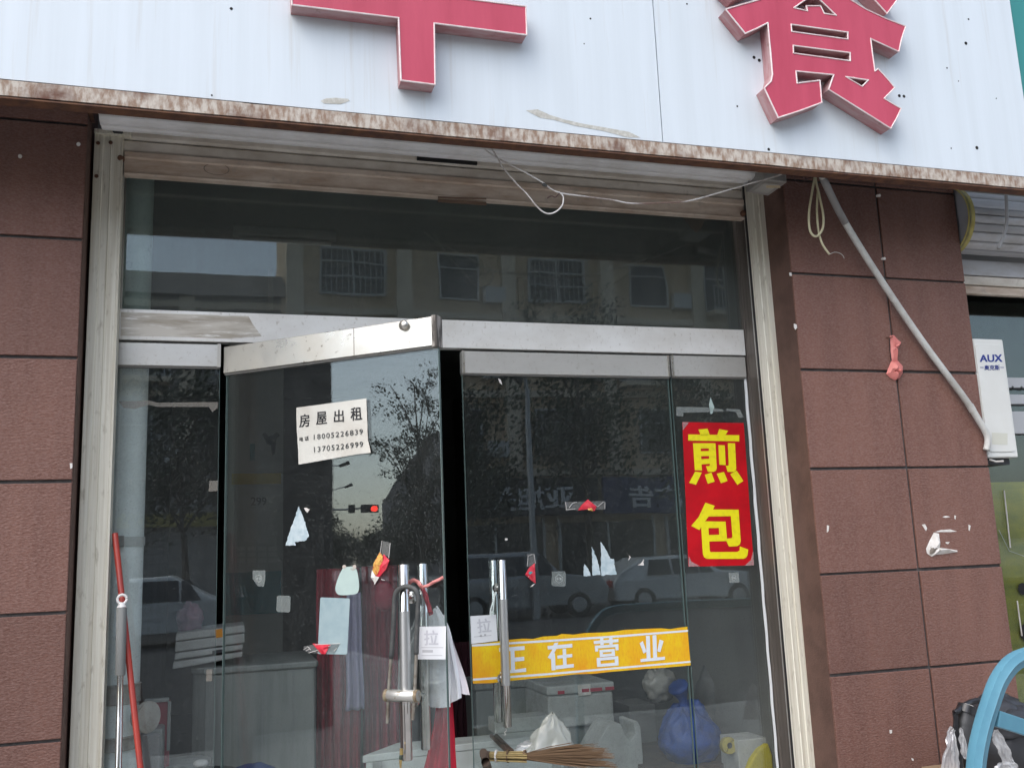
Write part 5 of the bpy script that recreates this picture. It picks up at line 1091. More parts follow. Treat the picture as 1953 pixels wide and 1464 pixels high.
# stacked foam boxes (leaning)
YX = 1.05
quads = [[(336, 1207), (466, 1191), (468, 1205), (334, 1222)], [(334, 1224), (466, 1207), (467, 1225), (333, 1243)], [(334, 1245), (463, 1228), (463, 1238), (332, 1258)], [(330, 1262), (463, 1242), (461, 1252), (328, 1276)]]
lbs = ['topmost white foam lid of the leaning stack at the left, with an orange label', 'second white foam lid from the top of the leaning stack', 'third white foam lid of the leaning stack, with dark print', 'lowest white foam lid of the leaning stack']
plx = front(YX)
for i, (q, lb) in enumerate(zip(quads, lbs)):
    o = root('foam_tray', lb, 'foam lid', plx.P(*ppx(plx, q)[3]), 'white foam lids stacked behind the left glass')
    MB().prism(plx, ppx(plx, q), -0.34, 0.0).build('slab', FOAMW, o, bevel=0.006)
    if i == 0: MB().prism(plx, ppx(plx, [(410, 1200), (424, 1198), (425, 1214), (411, 1216)]), 0, 0.002).build('label', ORIN, o)
    if i == 2: MB().prism(plx, ppx(plx, [(405, 1240), (428, 1237), (428, 1243), (405, 1247)]), 0, 0.002).build('label', BOXD, o)
# pink bag on the stack
c = W(362, 1180, 1.2); o = MB().blob(c, (0.062, 0.06, 0.075), 0.40, 2.2, 21, 30, 20).build('pink_bag', M('dark_pink_bag', (0.20, 0.09, 0.12), 0.8), None, smooth='all'); tag(o, 'dusty pink bag on top of the leaning foam lids', 'bag')
# grey cabinet whose front runs from the left pane to the open door
cb = root('grey_cabinet', 'grey metal cabinet under the leaning foam lids behind the open door', 'cabinet', W(480, 1400, 1.25))
YCB = 1.02
xa_, xb2 = W(365, 1400, YCB).x, W(600, 1400, YCB+.10).x; zt2 = W(470, 1268, YCB).z
prof = [(xa_+0.06, YCB+0.02), (xa_+0.10, YCB), (xb2-0.01, YCB), (xb2, YCB+0.02), (xb2, YCB+.6), (xa_, YCB+.6), (xa_, YCB+0.10)]
MB().profile_z(prof, 0, zt2-0.03).build('body', CABG, cb, bevel=0.006)
MB().profile_z([(x+(0.01 if x > 0 else -0.01), y-0.012) for x, y in prof], zt2-0.03, zt2).build('top', CABG, cb, bevel=0.008)
for x in (500, 560): p = W(x, 1400, YCB); MB().box(p.x-0.003, p.x+0.003, YCB-0.003, YCB+0.01, 0.05, zt2-0.04).build('front_joint', M('cabinet_joint', (0.28, 0.29, 0.28), 0.6), cb)
# framed maroon panel and grey lid at the lower left
YM = 0.85
mp2 = root('maroon_board', 'maroon board in a pale frame low behind the left glass panel', 'board', W(300, 1440, YM))
ibox(mp2, 'board', YM, 272, 1338, 322, 1464, 0.02, REDIN)
ibox(mp2, 'frame', YM-.012, 276, 1333, 322, 1337, 0.02, CABG, .002); ibox(mp2, 'frame', YM-.012, 320, 1337, 324, 1430, 0.02, CABG, .002)
ap_ = root('grey_appliance', 'grey plastic appliance front with a raised lid edge at the bottom left', 'appliance', W(290, 1460, .70))
ibox(ap_, 'body', .72, 262, 1392, 308, 1520, .22, CABG, .012); ibox(ap_, 'front_panel', .70, 268, 1400, 302, 1520, .02, M('appliance_front', (0.33, 0.33, 0.32), .5), .008)
ap2 = root('white_bucket', 'tall white container behind the maroon board at the lower left', 'container', W(340, 1460, 1.0))
MB().lathe(W(345, 1600, .95), (0, 0, 1), [(0, .10), (.30, .115), (.302, .12), (.33, .12), (.332, .11)], 20).build('body', CABG, ap2, smooth=True)
# black pan with a pale bowl
pn = root('black_pan', 'black pan on a shelf at the bottom of the left glass panel', 'pan', W(395, 1464, .60))
c = W(392, 1475, .62); MB().lathe(c+Vector((0, 0, -.05)), (0, 0, 1), [(0, .09), (.05, .128), (.056, .131), (.052, .124), (.01, .09)], 28).build('pan', BLACKP, pn, smooth=True)
bw = MB().blob(W(383, 1455, .60), (.030, .03, .017), .05, 2, 4, 18, 10).build('pale_bowl', FOAMW, None, smooth='all'); tag(bw, 'small pale upturned bowl resting in the black pan', 'bowl')
sfz = W(392, 1475, .62).z-.055
tb0 = root('low_shelf', 'low grey shelf carrying the black pan', 'shelf', (0.0, .6, 0)); MB().box(-.20, .20, .50, .80, sfz-.02, sfz).build('board', CABG, tb0)
for x in (-.18, .18): MB().box(x-.01, x+.01, .55, .75, 0, sfz-.02).build('leg', CABG, tb0)
bc = MB().blob(W(485, 1480, .75), (.10, .10, .055), .2, 2.5, 12, 24, 12).build('blue_cloth', M('navy_cloth', (0.015, 0.05, 0.18), .8), None, smooth='all'); tag(bc, 'crumpled navy cloth low behind the open door', 'cloth')
# roll up banner
YBN = 2.3; bpl = front(YBN)
bn = root('banner_stand', 'grey roll up banner with a yellow band behind the open door', 'banner', W(485, 1300, YBN))
q = [W(438, 655, YBN), W(541, 650, YBN), W(536, 1250, YBN), W(424, 1250, YBN)]
MB().box(q[0].x, q[1].x, YBN, YBN+.012, q[2].z-.2, q[0].z).build('sheet', BANW, bn)
def bprint(nm, x0, y0, x1, y1, mt, h=.002): a, b_ = W(x0, y0, YBN), W(x1, y1, YBN); MB().box(a.x, b_.x, YBN-h, YBN, b_.z, a.z).build(nm, mt, bn)
bprint('yellow_band', 442, 903, 536, 922, BANY); bprint('teal_field', 432, 1092, 536, 1168, TEALIN)
bprint('bottle_print', 477, 846, 486, 878, TEALIN)
mb = MB(); text_quad(mb, bpl, '299', ppx(bpl, [(479, 948), (508, 948), (508, 963), (479, 963)]), .003, .03); mb.build('lettering', BANK, bn)
mb = MB(); shape(mb, bpl, [ppx(bpl, [(500, 828), (506, 824), (512, 832), (520, 830), (528, 824), (534, 830), (527, 836), (526, 848), (524, 866), (519, 868), (517, 850), (508, 846), (505, 838)])], .003); mb.build('cow_print', BANK, bn)
for r_ in range(3):
    for c2 in range(4):
        x = 452+c2*20; y = 1042+r_*11; bprint('price_box', x, y, x+16, y+8, M('banner_box', (0.36, 0.37, 0.34), .7), .003)
# hanging dark red garments, lilac cloth, heart
def curtain(nm, label, cat, Y, x0, y0, x1, y1, folds, dep, mt, seed, taper=0.0, grp=None):
    a, b_ = W(x0, y0, Y), W(x1, y1, Y)
    def fn(u, v):
        t = 1-v; xw = (b_.x-a.x)*(1+taper*t); xx = (a.x+b_.x)/2+(u-.5)*xw
        return Vector((xx+0.01*mnoise.noise(Vector((t*3, seed, 1))), Y+dep*(.3+.7*t)*math.sin(u*folds*6.283+seed+mnoise.noise(Vector((u*3, t*2, seed)))), b_.z+(a.z-b_.z)*v))
    o = MB().grid(fn, folds*8, 26).build(nm, mt, None, smooth='all', solid=.004); return tag(o, label, cat, grp)
curtain('hanging_garment', 'dark red garment hanging behind the open door glass', 'garment', 1.15, 604, 1085, 690, 1520, 5, .03, DREDCLOTH, 1)
curtain('hanging_garment', 'second dark red garment hanging to the right of the lilac cloth', 'garment', 1.25, 690, 1080, 765, 1520, 4, .03, DREDCLOTH, 2)
curtain('lilac_cloth', 'lilac grey cloth hanging in front of the dark red garments', 'cloth', 1.05, 662, 1130, 690, 1352, 2, .02, PURPCLOTH, 3, .35)
hb = MB().blob(W(733, 1135, 1.08), (.055, .04, .075), .10, 2, 8, 20, 14).build('red_pouch', M('deep_red_pouch', (0.30, 0.012, 0.035), .6), None, smooth='all'); tag(hb, 'small deep red pouch hanging behind the open door handle', 'pouch')
curtain('dark_curtain', 'dark striped curtain in the gap between the door leaves', 'curtain', 2.0, 855, 1225, 905, 1420, 4, .02, M('dark_stripe_cloth', (0.05, 0.012, 0.018), .9), 5)
# white table with broom, bag, wood strips
ZT = W(1000, 1430, .75).z
tb = root('white_table', 'white table with a worn top behind the closed door leaf', 'table', W(1010, 1464, 1.0))
def onZ(px, py, z): d = ray(px, py); return CAM+d*((z-CAM.z)/d.z)
ZT = 0.70
tq = [onZ(868, 1410, ZT), onZ(1085, 1384, ZT), onZ(1215, 1462, ZT), onZ(800, 1545, ZT)]
tq = [Vector((tq[3].x-.05, .42, ZT)), Vector((onZ(1215, 1462, ZT).x, .50, ZT)), Vector((onZ(1125, 1405, ZT).x, onZ(1090, 1386, ZT).y, ZT)), Vector((tq[0].x-.25, onZ(1000, 1392, ZT).y, ZT))]
mb = MB(); lo = [p-Vector((0, 0, .03)) for p in tq]; mb.add(tq+lo, [(0, 1, 2, 3), (7, 6, 5, 4)]+[(i, (i+1) % 4, 4+(i+1) % 4, 4+i) for i in range(4)]); mb.build('top', TABLEW, tb, bevel=.004)
c2 = sum(tq, Vector())/4; ap3 = [Vector(p.lerp(c2, .03)) for p in tq]; mb = MB(); mb.add([p-Vector((0, 0, .031)) for p in ap3]+[Vector((p.x, p.y, .05)) for p in ap3], [(i, (i+1) % 4, 4+(i+1) % 4, 4+i) for i in range(4)]+[(0, 1, 2, 3)]); mb.build('apron', TABLEW, tb)
for p in tq: c2 = sum(tq, Vector())/4; e = p.lerp(c2, .12); MB().box(e.x-.02, e.x+.02, e.y-.02, e.y+.02, 0, ZT-.03).build('leg', CABG, tb)
def tz(px, py, h=0.0): return onZ(px, py, ZT+h)
bm_ = root('straw_broom', 'straw hand broom with a bound yellow handle lying on the white table', 'broom', tz(1000, 1440))
rr = random.Random(11)
A, B_, C_ = tz(933, 1441, .022), tz(1002, 1442, .022), tz(1165, 1447, .022)
MB().tube([tz(922, 1438, .02), A], [.017, .019], 12).build('handle_end', STUMP, bm_, smooth=True)
mb = MB()
for i in range(34):
    a = rr.uniform(0, 6.28); r_ = .021*math.sqrt(rr.random()); off = Vector((0, math.cos(a)*r_, math.sin(a)*r_)); mb.tube([A+off, B_+off*1.25], .0030, 5)
o = mb.build('bound_straw', STRAWY, bm_); o['kind'] = 'stuff'
mb = MB()
for i in range(520):
    a = rr.uniform(0, 6.28); r_ = math.sqrt(rr.random()); u_ = Vector((0, math.cos(a), math.sin(a)*.55)); l_ = rr.uniform(.55, 1.0)
    E_ = B_.lerp(C_, l_)+u_*(.022+.062*r_*math.sin(min(1, l_)*2.4))+Vector((0, rr.uniform(-.03, .03), rr.uniform(-.010, .014))); E_.z = max(E_.z, ZT+.003)
    m_ = B_.lerp(E_, .5)+u_*.018*r_; mb.tube([B_+u_*.020*r_, m_, E_], [.0017, .0015, .0008], 4, caps=False)
o = mb.build('bristles', STRAWB, bm_); o['kind'] = 'stuff'
for px_, mt in ((947, SCRAPW), (969, STRAWB), (1001, STRAWB)):
    c2 = tz(px_, 1441, .022); ax = (B_-A).normalized(); MB().tube([c2-ax*.003, c2+ax*.003], .0245, 14).build('binding', mt, bm_, smooth=True)
ws = root('wooden_strip', 'two dark wooden strips lying on the table behind the broom', 'wood strips', tz(960, 1420))
for d_ in (0, 9):
    p, q = tz(937+d_, 1402, .008), tz(968+d_, 1432, .008); MB().tube([p, q], .009, 6).build('strip', WOODD, ws)
# brown stick standing at left of the table front (broken handle)
st3 = MB().tube([tz(922, 1434, .03), tz(926, 1452, .02), W(934, 1475, .48)], [.016, .017, .018], 12).build('worn_stick', STUMP, None, smooth=True); tag(st3, 'worn brown stick leaning at the front left corner of the table', 'stick')
c = tz(1050, 1424, .03); mb = MB()
def cone(u, v):
    th = 6.2832*u; d = Vector((math.cos(th), math.sin(th), v)); q = mnoise.noise(d*2.2+Vector((31, 2, 5))); rg = abs(mnoise.noise(d*3.5+Vector((3, 9, 1))))
    r_ = (1-v)**.8*(1+.35*q)-.22*rg*(1-v*.5); return c+Vector((.02*v+.125*r_*math.cos(th), .02+.07*r_*math.sin(th), -.03+.165*v*(1-.1*rg)))
mb.grid(cone, 44, 18); o = mb.build('clear_bag', film_mat('milky_clear_bag', (.60, .62, .56), .58, .22, .05), None, smooth='all'); tag(o, 'crumpled clear plastic bag on the table behind the broom', 'plastic bag')
c = tz(1015, 1428, .02); o = MB().blob(c, (.07, .04, .035), .3, 3, 17, 24, 14, flat=.02).build('clear_bag', CLEARBAG, None, smooth='all'); tag(o, 'thin clear plastic bag slumped against the left of the larger clear bag', 'plastic bag')
# low white box behind the bag and freezer
lw = root('white_tray', 'low white tray standing at the back of the table', 'tray', tz(990, 1395))
YT = tz(1000, 1393).y
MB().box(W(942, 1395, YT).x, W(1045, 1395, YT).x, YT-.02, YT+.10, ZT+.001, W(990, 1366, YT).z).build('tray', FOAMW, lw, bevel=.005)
fz = root('grey_freezer', 'grey chest freezer with white labels behind the table', 'freezer', W(970, 1340, 1.9))
YZ = 1.75; fx0, fx1 = W(908, 1340, YZ).x, W(1046, 1340, YZ).x
MB().box(fx0, fx1, YZ, YZ+.6, 0, W(970, 1312, YZ).z).build('body', CABG, fz, bevel=.01)
MB().box(fx0-.01, fx1+.01, YZ-.015, YZ+.6, W(970, 1311, YZ).z, W(970, 1294, YZ).z).build('lid', CABG, fz, bevel=.01)
plz = front(YZ-.017)
mb = MB(); mb.prism(plz, ppx(plz, [(994, 1308), (1000, 1301), (1072, 1297), (1072, 1318)]), 0, .002); mb.build('label', FOAMW, fz)
# styrofoam box
fb = root('styrofoam_box', 'large white styrofoam box with red printed tape behind the clear bag', 'foam box', W(1120, 1370, 1.3))
YS2 = 1.25; p, q = W(1047, 1375, YS2), W(1173, 1380, YS2); zt3 = W(1110, 1303, YS2).z
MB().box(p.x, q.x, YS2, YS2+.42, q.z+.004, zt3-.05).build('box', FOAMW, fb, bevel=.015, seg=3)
MB().box(p.x-.006, q.x+.006, YS2-.008, YS2+.428, zt3-.048, zt3).build('lid', FOAMW, fb, bevel=.01)
REDTAPE = M('red_tape_print', (0.42, .03, .06), .5)
for k, (xa2, xb3) in enumerate(((1062, 1075), (1108, 1122), (1124, 1147), (1153, 1170))):
    MB().box(W(xa2, 1306, YS2).x, W(xb3, 1306, YS2).x, YS2-.0095, YS2-.008, zt3-.044, zt3-.026).build('tape_print', REDTAPE, fb)
MB().box(W(1101, 1306, YS2).x, W(1125, 1306, YS2).x, YS2-.0092, YS2-.0080, zt3-.060, zt3-.004).build('paper_label', SCRAPW, fb)
MB().box(q.x+.0062, q.x+.0075, YS2+.05, YS2+.30, zt3-.040, zt3-.020).build('tape_print', REDTAPE, fb)
sb = root('foam_stand', 'plain white box carrying the styrofoam box', 'box', ((p.x+q.x)/2, YS2+.2, 0)); MB().box(p.x+.02, q.x-.02, YS2+.03, YS2+.40, 0, q.z+.003).build('box', CABG, sb, bevel=.01)
# white containers right of it
YV = 1.0
o = root('white_container', 'tall white plastic container standing right of the table', 'container', W(1175, 1464, YV))
plv = front(YV); lp = ppx(plv, [(1100, 1464), (1130, 1432), (1158, 1385), (1168, 1379), (1184, 1379), (1192, 1400), (1203, 1411), (1212, 1398), (1208, 1376), (1216, 1374), (1222, 1385), (1227, 1440), (1226, 1520), (1095, 1520)])
MB().prism(plv, lp, -.20, 0).build('body', FOAMW, o, bevel=.006)
o = root('cardboard_box', 'grey box behind the white container', 'box', W(1215, 1380, 1.5)); ibox(o, 'box', 1.5, 1200, 1345, 1254, 1420, .25, M('dull_card', (.20, .20, .19), .8), .004, True)
# blue bag and pale bag
c = W(1315, 1405, .95); bbg = root('blue_bag', 'large royal blue knotted plastic bag behind the right glass', 'plastic bag', c)
def bagf(u, v):
    th = 6.2832*u; ph = math.pi*v; d = Vector((math.cos(th)*math.sin(ph), math.sin(th)*math.sin(ph), math.cos(ph))); z = -d.z
    pl_ = abs(math.sin(th*4.5+2.2*mnoise.noise(d*2.0)))*max(0, z+.15)          # pleats gather towards the knot
    k = 1+.13*mnoise.noise(d*2.3+Vector((5, 1, 2)))-.16*pl_-.10*abs(mnoise.noise(d*5+Vector((1, 7, 3))))
    return c+Vector((d.x*.17*k, d.y*.14*k, z*(.155 if z < 0 else .15+.05*z)*k))
MB().grid(bagf, 72, 40).build('bag', BLUEBAG, bbg, smooth='all')
MB().tube(bez([c+Vector((-.02, 0, .12)), c+Vector((-.025, -.01, .18)), c+Vector((-.04, -.01, .235)), c+Vector((-.06, -.02, .27))], 5), [.060-.008*i for i in range(4)]+[.026, .022, .024, .028, .034, .040, .046, .052, .056, .058, .052, .040], 9).build('neck', BLUEBAG, bbg, smooth='all')
c = W(1258, 1305, 1.05); o = MB().blob(c, (.085, .06, .08), .38, 2.2, 41, 30, 18, ridge=True).build('pale_bag', film_mat('pale_grey_bag', (.50, .48, .44), .85, .3, .03), None, smooth='all'); tag(o, 'crumpled pale plastic bag hanging behind the end of the yellow strip', 'plastic bag')
c = W(1372, 1325, 1.25); o = MB().blob(c, (.14, .10, .20), .16, 2.0, 51, 30, 20).build('grey_bag', M('dark_grey_sack', (.10, .11, .105), .5, col2=(.16, .15, .145), scale=5), None, smooth='all'); tag(o, 'dark grey sack behind the narrow right glass panel', 'sack')
bs = root('back_stand', 'dark low stand carrying the blue bag and sacks on the right', 'stand', W(1340, 1464, 1.2)); zz2 = W(1315, 1450, .95).z
MB().box(W(1240, 1464, .85).x, 2.60, .82, 1.6, zz2-.04, zz2).build('top', WOODD, bs)
for x in (W(1250, 1464, .85).x, 2.56): MB().box(x-.02, x+.02, .85, 1.55, 0, zz2-.04).build('leg', WOODD, bs)
YRR = 2.0
rk = root('wire_rack', 'rack of thin shelves behind the right glass panel', 'rack', W(1370, 1250, YRR))
for y in (1168, 1195, 1208, 1230, 1262, 1282): 
    p, q = W(1318, y+4, YRR), W(1424, y, YRR); MB().box(p.x, q.x, YRR, YRR+.30, p.z-.006, p.z+.006).build('shelf', M('rack_shelf', (.22, .22, .21), .5), rk)
for x in (1320, 1420): MB().box(W(x, 1200, YRR).x-.008, W(x, 1200, YRR).x+.008, YRR, YRR+.02, 0, W(1320, 1150, YRR).z).build('post', M('rack_shelf', (.22, .22, .21), .5), rk)
tr_ = root('tape_roll', 'round yellow rimmed tape roll beside the white carton at the lower right', 'tape roll', W(1387, 1430, .75))
c = W(1386, 1420, .72); mb = MB()
for r0_, r1_, mt, nm in ((.040, .026, GOLDR, 'rim'), (.026, .014, BOXD, 'core')):
    mb = MB(); mb.lathe(c, (0, -1, .1), [(0, r0_), (.03, r0_), (.031, r1_), (.02, r1_*.9)], 22); mb.build(nm, mt, tr_, smooth=True)
o = root('white_carton', 'white carton at the lower right corner behind the glass', 'carton', W(1430, 1464, .62)); ibox(o, 'carton', .66, 1406, 1411, 1470, 1500, .18, FOAMW, .004)
yf = MB().prism(front(.60), ppx(front(.60), [(1424, 1475), (1434, 1448), (1448, 1428), (1466, 1416), (1474, 1440), (1476, 1480)]), -.04, 0).build('yellow_cloth', YELIN, None, bevel=.01); tag(yf, 'yellow cloth at the lower right corner of the glass', 'cloth')
# ceiling lamp and cable drops seen through the transom
fl = root('tube_lamp', 'unlit tube lamp fixed on the ceiling behind the transom glass', 'lamp', (.9, 1.6, 3.3))
a, b_ = W(445, 366, 1.5), W(640, 375, 1.5); MB().box(a.x, b_.x, 1.45, 1.52, 3.31, 3.358).build('housing', M('lamp_housing', (.4, .4, .38), .5), fl, bevel=.004); MB().tube([(a.x+.03, 1.485, 3.29), (b_.x-.03, 1.485, 3.29)], .014, 12).build('tube', FLUOR, fl, smooth=True)
for k, (x, y0, y1, lb) in enumerate(((517, 400, 590, 'pale cable drop left of centre behind the transom glass'), (990, 460, 590, 'pale hanger strip in the middle behind the transom glass'), (1132, 480, 600, 'thin hanger strip at the right behind the transom glass'))):
    YK = 2.2; o = MB().box(W(x-5, y0, YK).x, W(x+5, y0, YK).x, YK, YK+.015, W(x, y1, YK).z, 3.36).build('hanger_strip', M('hanger_strip', (.26, .25, .22), .7)); tag(o, lb, 'hanger')
rs2 = MB().prism(front(.30), ppx(front(.30), [(1302, 414), (1345, 418), (1336, 438), (1328, 444), (1316, 432)]), 0, .003).build('brown_paper_scrap', M('brown_scrap', (.22, .14, .10), .8)); tag(rs2, 'brown paper scrap stuck behind the transom glass under the shutter bar', 'paper scrap')

# ================================================================== the street behind the camera (seen as reflections)
def building(label, x0, x1, yf, dep, z1, mat, bays, floors, gz, pier, grp, roof=None, grille=True):
    b = root('apartment_building', label, 'building', ((x0+x1)/2, yf, 0), grp)
    MB().box(x0, x1, yf-dep, yf, -.2, z1).build('wall', mat, b)
    bw_ = (x1-x0)/bays; fh = (z1-gz-.3)/floors; first = None
    for k in range(bays+1):
        x = x0+k*bw_; MB().box(x-.28, x+.28, yf, yf+.35, gz, z1).build('pier', pier, b)
    for f in range(floors+1): z = gz+f*fh; MB().box(x0, x1, yf, yf+.22, z-.12, z+.12).build('ledge', pier, b)
    protos = {}; rv = random.Random(int(abs(x0)*10)+bays)
    def mkwin(kind, xx, zz):
        w_, h_ = bw_*(.36 if kind == 'wide' else .30 if kind == 'grille' else .20), fh*(.34 if kind == 'wide' else .30); mb = MB(); cuts = [-w_, -w_*.34, w_*.34] if kind == 'wide' else [-w_, 0.0] if kind != 'small' else [-w_]
        for a0, a1, c0, c1 in [(c-.03, c+.03, -h_+.06, h_-.06) for c in cuts[1:]]+[(-w_, -w_+.06, -h_, h_), (w_-.06, w_, -h_, h_), (-w_+.06, w_-.06, -h_, -h_+.06), (-w_+.06, w_-.06, h_-.06, h_), (-w_+.06, w_-.06, h_*.35, h_*.35+.05)]: mb.box(xx+a0, xx+a1, yf+.02, yf+.12, zz+c0, zz+c1)
        fr = mb.build('window', WFRAME, b); out = [MB().box(xx-w_+.05, xx+w_-.05, yf+.01, yf+.06, zz-h_+.05, zz+h_-.05).build('pane', WGLASS, fr)]
        if kind == 'wide':                              # balcony with railings
            mb = MB(); mb.box(xx-w_-.1, xx+w_+.1, yf+.23, yf+.95, zz-h_-.28, zz-h_-.12); out.append(mb.build('balcony_slab', pier, fr)); mb = MB()
            for i in range(17): q = -w_+2*w_*i/16; mb.box(xx+q-.014, xx+q+.014, yf+.86, yf+.89, zz-h_-.12, zz-h_*.15)
            for z_ in (-h_-.05, -h_*.15): mb.box(xx-w_-.05, xx+w_+.05, yf+.85, yf+.90, zz+z_-.02, zz+z_+.03)
            g = mb.build('railing', GRILLE, fr); g['kind'] = 'stuff'; out.append(g)
        elif kind == 'grille' and grille:
            mb = MB()
            for i in range(13): q = -w_+2*w_*i/12; mb.box(xx+q-.012, xx+q+.012, yf+.34, yf+.364, zz-h_, zz+h_*.9)
            for z_ in (-h_, -h_*.3, h_*.9): mb.box(xx-w_, xx+w_, yf+.33, yf+.374, zz+z_-.02, zz+z_+.02)
            g = mb.build('grille', GRILLE, fr); g['kind'] = 'stuff'; out.append(g)
        elif kind == 'small':
            out.append(MB().box(xx+w_+.15, xx+w_+.95, yf+.02, yf+.36, zz-h_-.1, zz-h_+.5).build('air_conditioner_box', WFRAME, fr))
        return fr, out
    for k in range(bays):
        for f in range(floors):
            xx, zz = x0+(k+.5)*bw_, gz+f*fh+fh*.52; kind = ('grille', 'wide', 'small', 'wide', 'grille', 'small')[(k*2+(k//3)+rv.randint(0, 1)) % 6]
            if kind not in protos: protos[kind] = (*mkwin(kind, xx, zz), xx, zz)
            else:
                fr, out, px_, pz_ = protos[kind]; w2 = inst(fr, b, (xx-px_+rv.uniform(-.12, .12), 0, zz-pz_))
                for s_ in out: inst(s_, w2, (0, 0, 0))
    return b
YO = -29.4
bB = building('tall tan apartment building across the road reflected in the closed door', 2.3, 30.3, YO, 12, 22.5, BTAN, 7, 6, 4.5, BPALE, 'buildings across the road')
bA = building('lower grey building with a dark pitched roof reflected at the left of the transom', -26, 2.2, YO-1, 11, 11.0, BGREY, 8, 2, 4.4, BPALE, 'buildings across the road', grille=False)
mb = MB(); yA = YO-1; mb.add([(-26.4, yA+.5, 11.0), (2.25, yA+.5, 11.0), (2.25, yA-5.5, 13.6), (-26.4, yA-5.5, 13.6), (-26.4, yA-11.5, 11.0), (2.25, yA-11.5, 11.0)], [(0, 1, 2, 3), (3, 2, 5, 4), (0, 3, 4), (1, 5, 2)]); mb.build('roof', ROOFT, bA)
# shops at street level across the road, with their signs
def shop_sign(label, x0, x1, txt, mat, tcol, z0=2.85, z1=4.25, bold=.03):
    o = root('shop_sign', label, 'shop sign', ((x0+x1)/2, YO+.5, z0), 'shop signs across the road'); MB().box(x0, x1, YO+.36, YO+.55, z0, z1).build('board', mat, o, bevel=.02)
    pl = Plane((0, YO+.55, 0), (-1, 0, 0), (0, 0, 1), (0, 1, 0)); hh = .85; zc_ = (z0+z1)/2-.05; wd = len(txt)*1.12; xc_ = (x0+x1)/2
    mb = MB(); text_quad(mb, pl, txt, [(-xc_-wd/2, zc_+hh/2), (-xc_+wd/2, zc_+hh/2), (-xc_+wd/2, zc_-hh/2), (-xc_-wd/2, zc_-hh/2)], .03, bold); mb.build('lettering', tcol, o)
shop_sign('dark shop sign with pale characters reflected left of the foil diamond', 8.0, 13.4, '亚旭关', SHOPD, SIGNL)
shop_sign('blue shop sign with pale characters reflected right of the foil diamond', 13.6, 19.0, '洁广告', SHOPB, SIGNL)
o = root('shop_sign', 'pale shop sign with a green block reflected near the red sticker', 'shop sign', (20.6, YO+.5, 2.6), 'shop signs across the road'); MB().box(19.2, 23.5, YO+.36, YO+.55, 1.9, 4.2).build('board', BGREY, o); MB().box(20.6, 21.6, YO+.55, YO+.58, 2.4, 3.6).build('emblem', LEAF, o)
o = root('shop_sign', 'yellowish sign strip on the low grey building reflected in the left glass panel', 'shop sign', (-5, YO-.5, 3), 'shop signs across the road'); MB().box(-9.5, 1.6, YO-.62, YO-.45, 2.9, 3.35).build('board', GOLDR, o)
for k in range(6):
    x = 3.2+k*4.4; o = root('shopfront_window', 'dark shopfront window across the road, number %s from the left edge of the tan building' % ('one', 'two', 'three', 'four', 'five', 'six')[k], 'shopfront', (x+1.8, YO+.05, 0), 'shopfronts across the road'); MB().box(x, x+3.7, YO+.02, YO+.10, .1, 2.6).build('pane', WGLASS, o)
    MB().box(x-.1, x, YO+.02, YO+.16, 0, 2.75).build('frame', WFRAME, o); MB().box(x+3.7, x+3.8, YO+.02, YO+.16, 0, 2.75).build('frame', WFRAME, o); MB().box(x+1.8, x+1.88, YO+.1, YO+.16, .1, 2.6).build('frame', WFRAME, o)
# trees
def tree(label, loc, H, crown_r, n, mat, seed, sparse=False, grp='street trees', trunk=.13, cz=.62):
    rr = random.Random(seed); loc = Vector(loc); t = root('street_tree', label, 'tree', loc, grp)
    mb = MB(); top = loc+Vector((rr.uniform(-.3, .3), rr.uniform(-.3, .3), H*.9)); tr_ = [loc+Vector((0, 0, -.15)), loc+Vector((.08, 0, H*.25)), loc+Vector((-.05, .05, H*.5)), top]
    mb.tube(bez(tr_, 5), [trunk*(1-i/16*.85) for i in range(16)], 9); tips = []
    for i in range(22 if sparse else 11):
        s0 = bez(tr_, 5)[(4+i % 9) if sparse else (8+i % 7)]; a = rr.uniform(0, 6.28); l_ = crown_r*rr.uniform(.35, 1.0)*(.8 if sparse else 1); e_ = s0+Vector((math.cos(a)*l_, math.sin(a)*l_, rr.uniform(.7, 1.6)*crown_r*.9 if sparse else rr.uniform(.25, .9)*crown_r)); e_.z = min(e_.z, loc.z+H); m_ = s0.lerp(e_, .5)+Vector((0, 0, .15*l_))
        mb.tube(bez([s0, m_, e_], 4), [trunk*.38*(1-j/9*.8) for j in range(9)], 6); tips += [m_, e_]
        for q in range(2):
            e2 = m_+Vector((rr.uniform(-1, 1), rr.uniform(-1, 1), rr.uniform(0, 1)))*crown_r*.45; mb.tube([m_, e2], [trunk*.16, trunk*.06], 5); tips.append(e2)
    mb.build('trunk', BARK, t, smooth='all'); tips.append(top)
    lm = MB(); k = 0; vs, fs = [], []; cl = []
    for q in tips:
        for _ in range(2 if sparse else 4): cl.append((q+Vector((rr.gauss(0, 1), rr.gauss(0, 1), rr.gauss(0, .8)))*crown_r*(.10 if sparse else .26), crown_r*rr.uniform(.05, .11) if sparse else crown_r*rr.uniform(.10, .28)))
    for i in range(n):
        c, r_ = cl[i % len(cl)]; p = c+Vector((rr.gauss(0, 1), rr.gauss(0, 1), rr.gauss(0, .8)))*r_; s_ = rr.uniform(.035, .075) if sparse else rr.uniform(.06, .12); a = Vector((rr.gauss(0, 1), rr.gauss(0, 1), rr.gauss(0, 1))).normalized(); b_ = a.orthogonal().normalized(); c2 = a.cross(b_)
        vs += [p-b_*s_, p+c2*s_*.5, p+b_*s_, p-c2*s_*.5]; fs.append((4*i, 4*i+1, 4*i+2, 4*i+3))
    o = MB(); o.v = [Vector(q) for q in vs]; o.f = fs; me = o.build('crown', mat, t); me['kind'] = 'stuff'
    return t
def G(v, z=-.13): return (v.x, v.y, z)
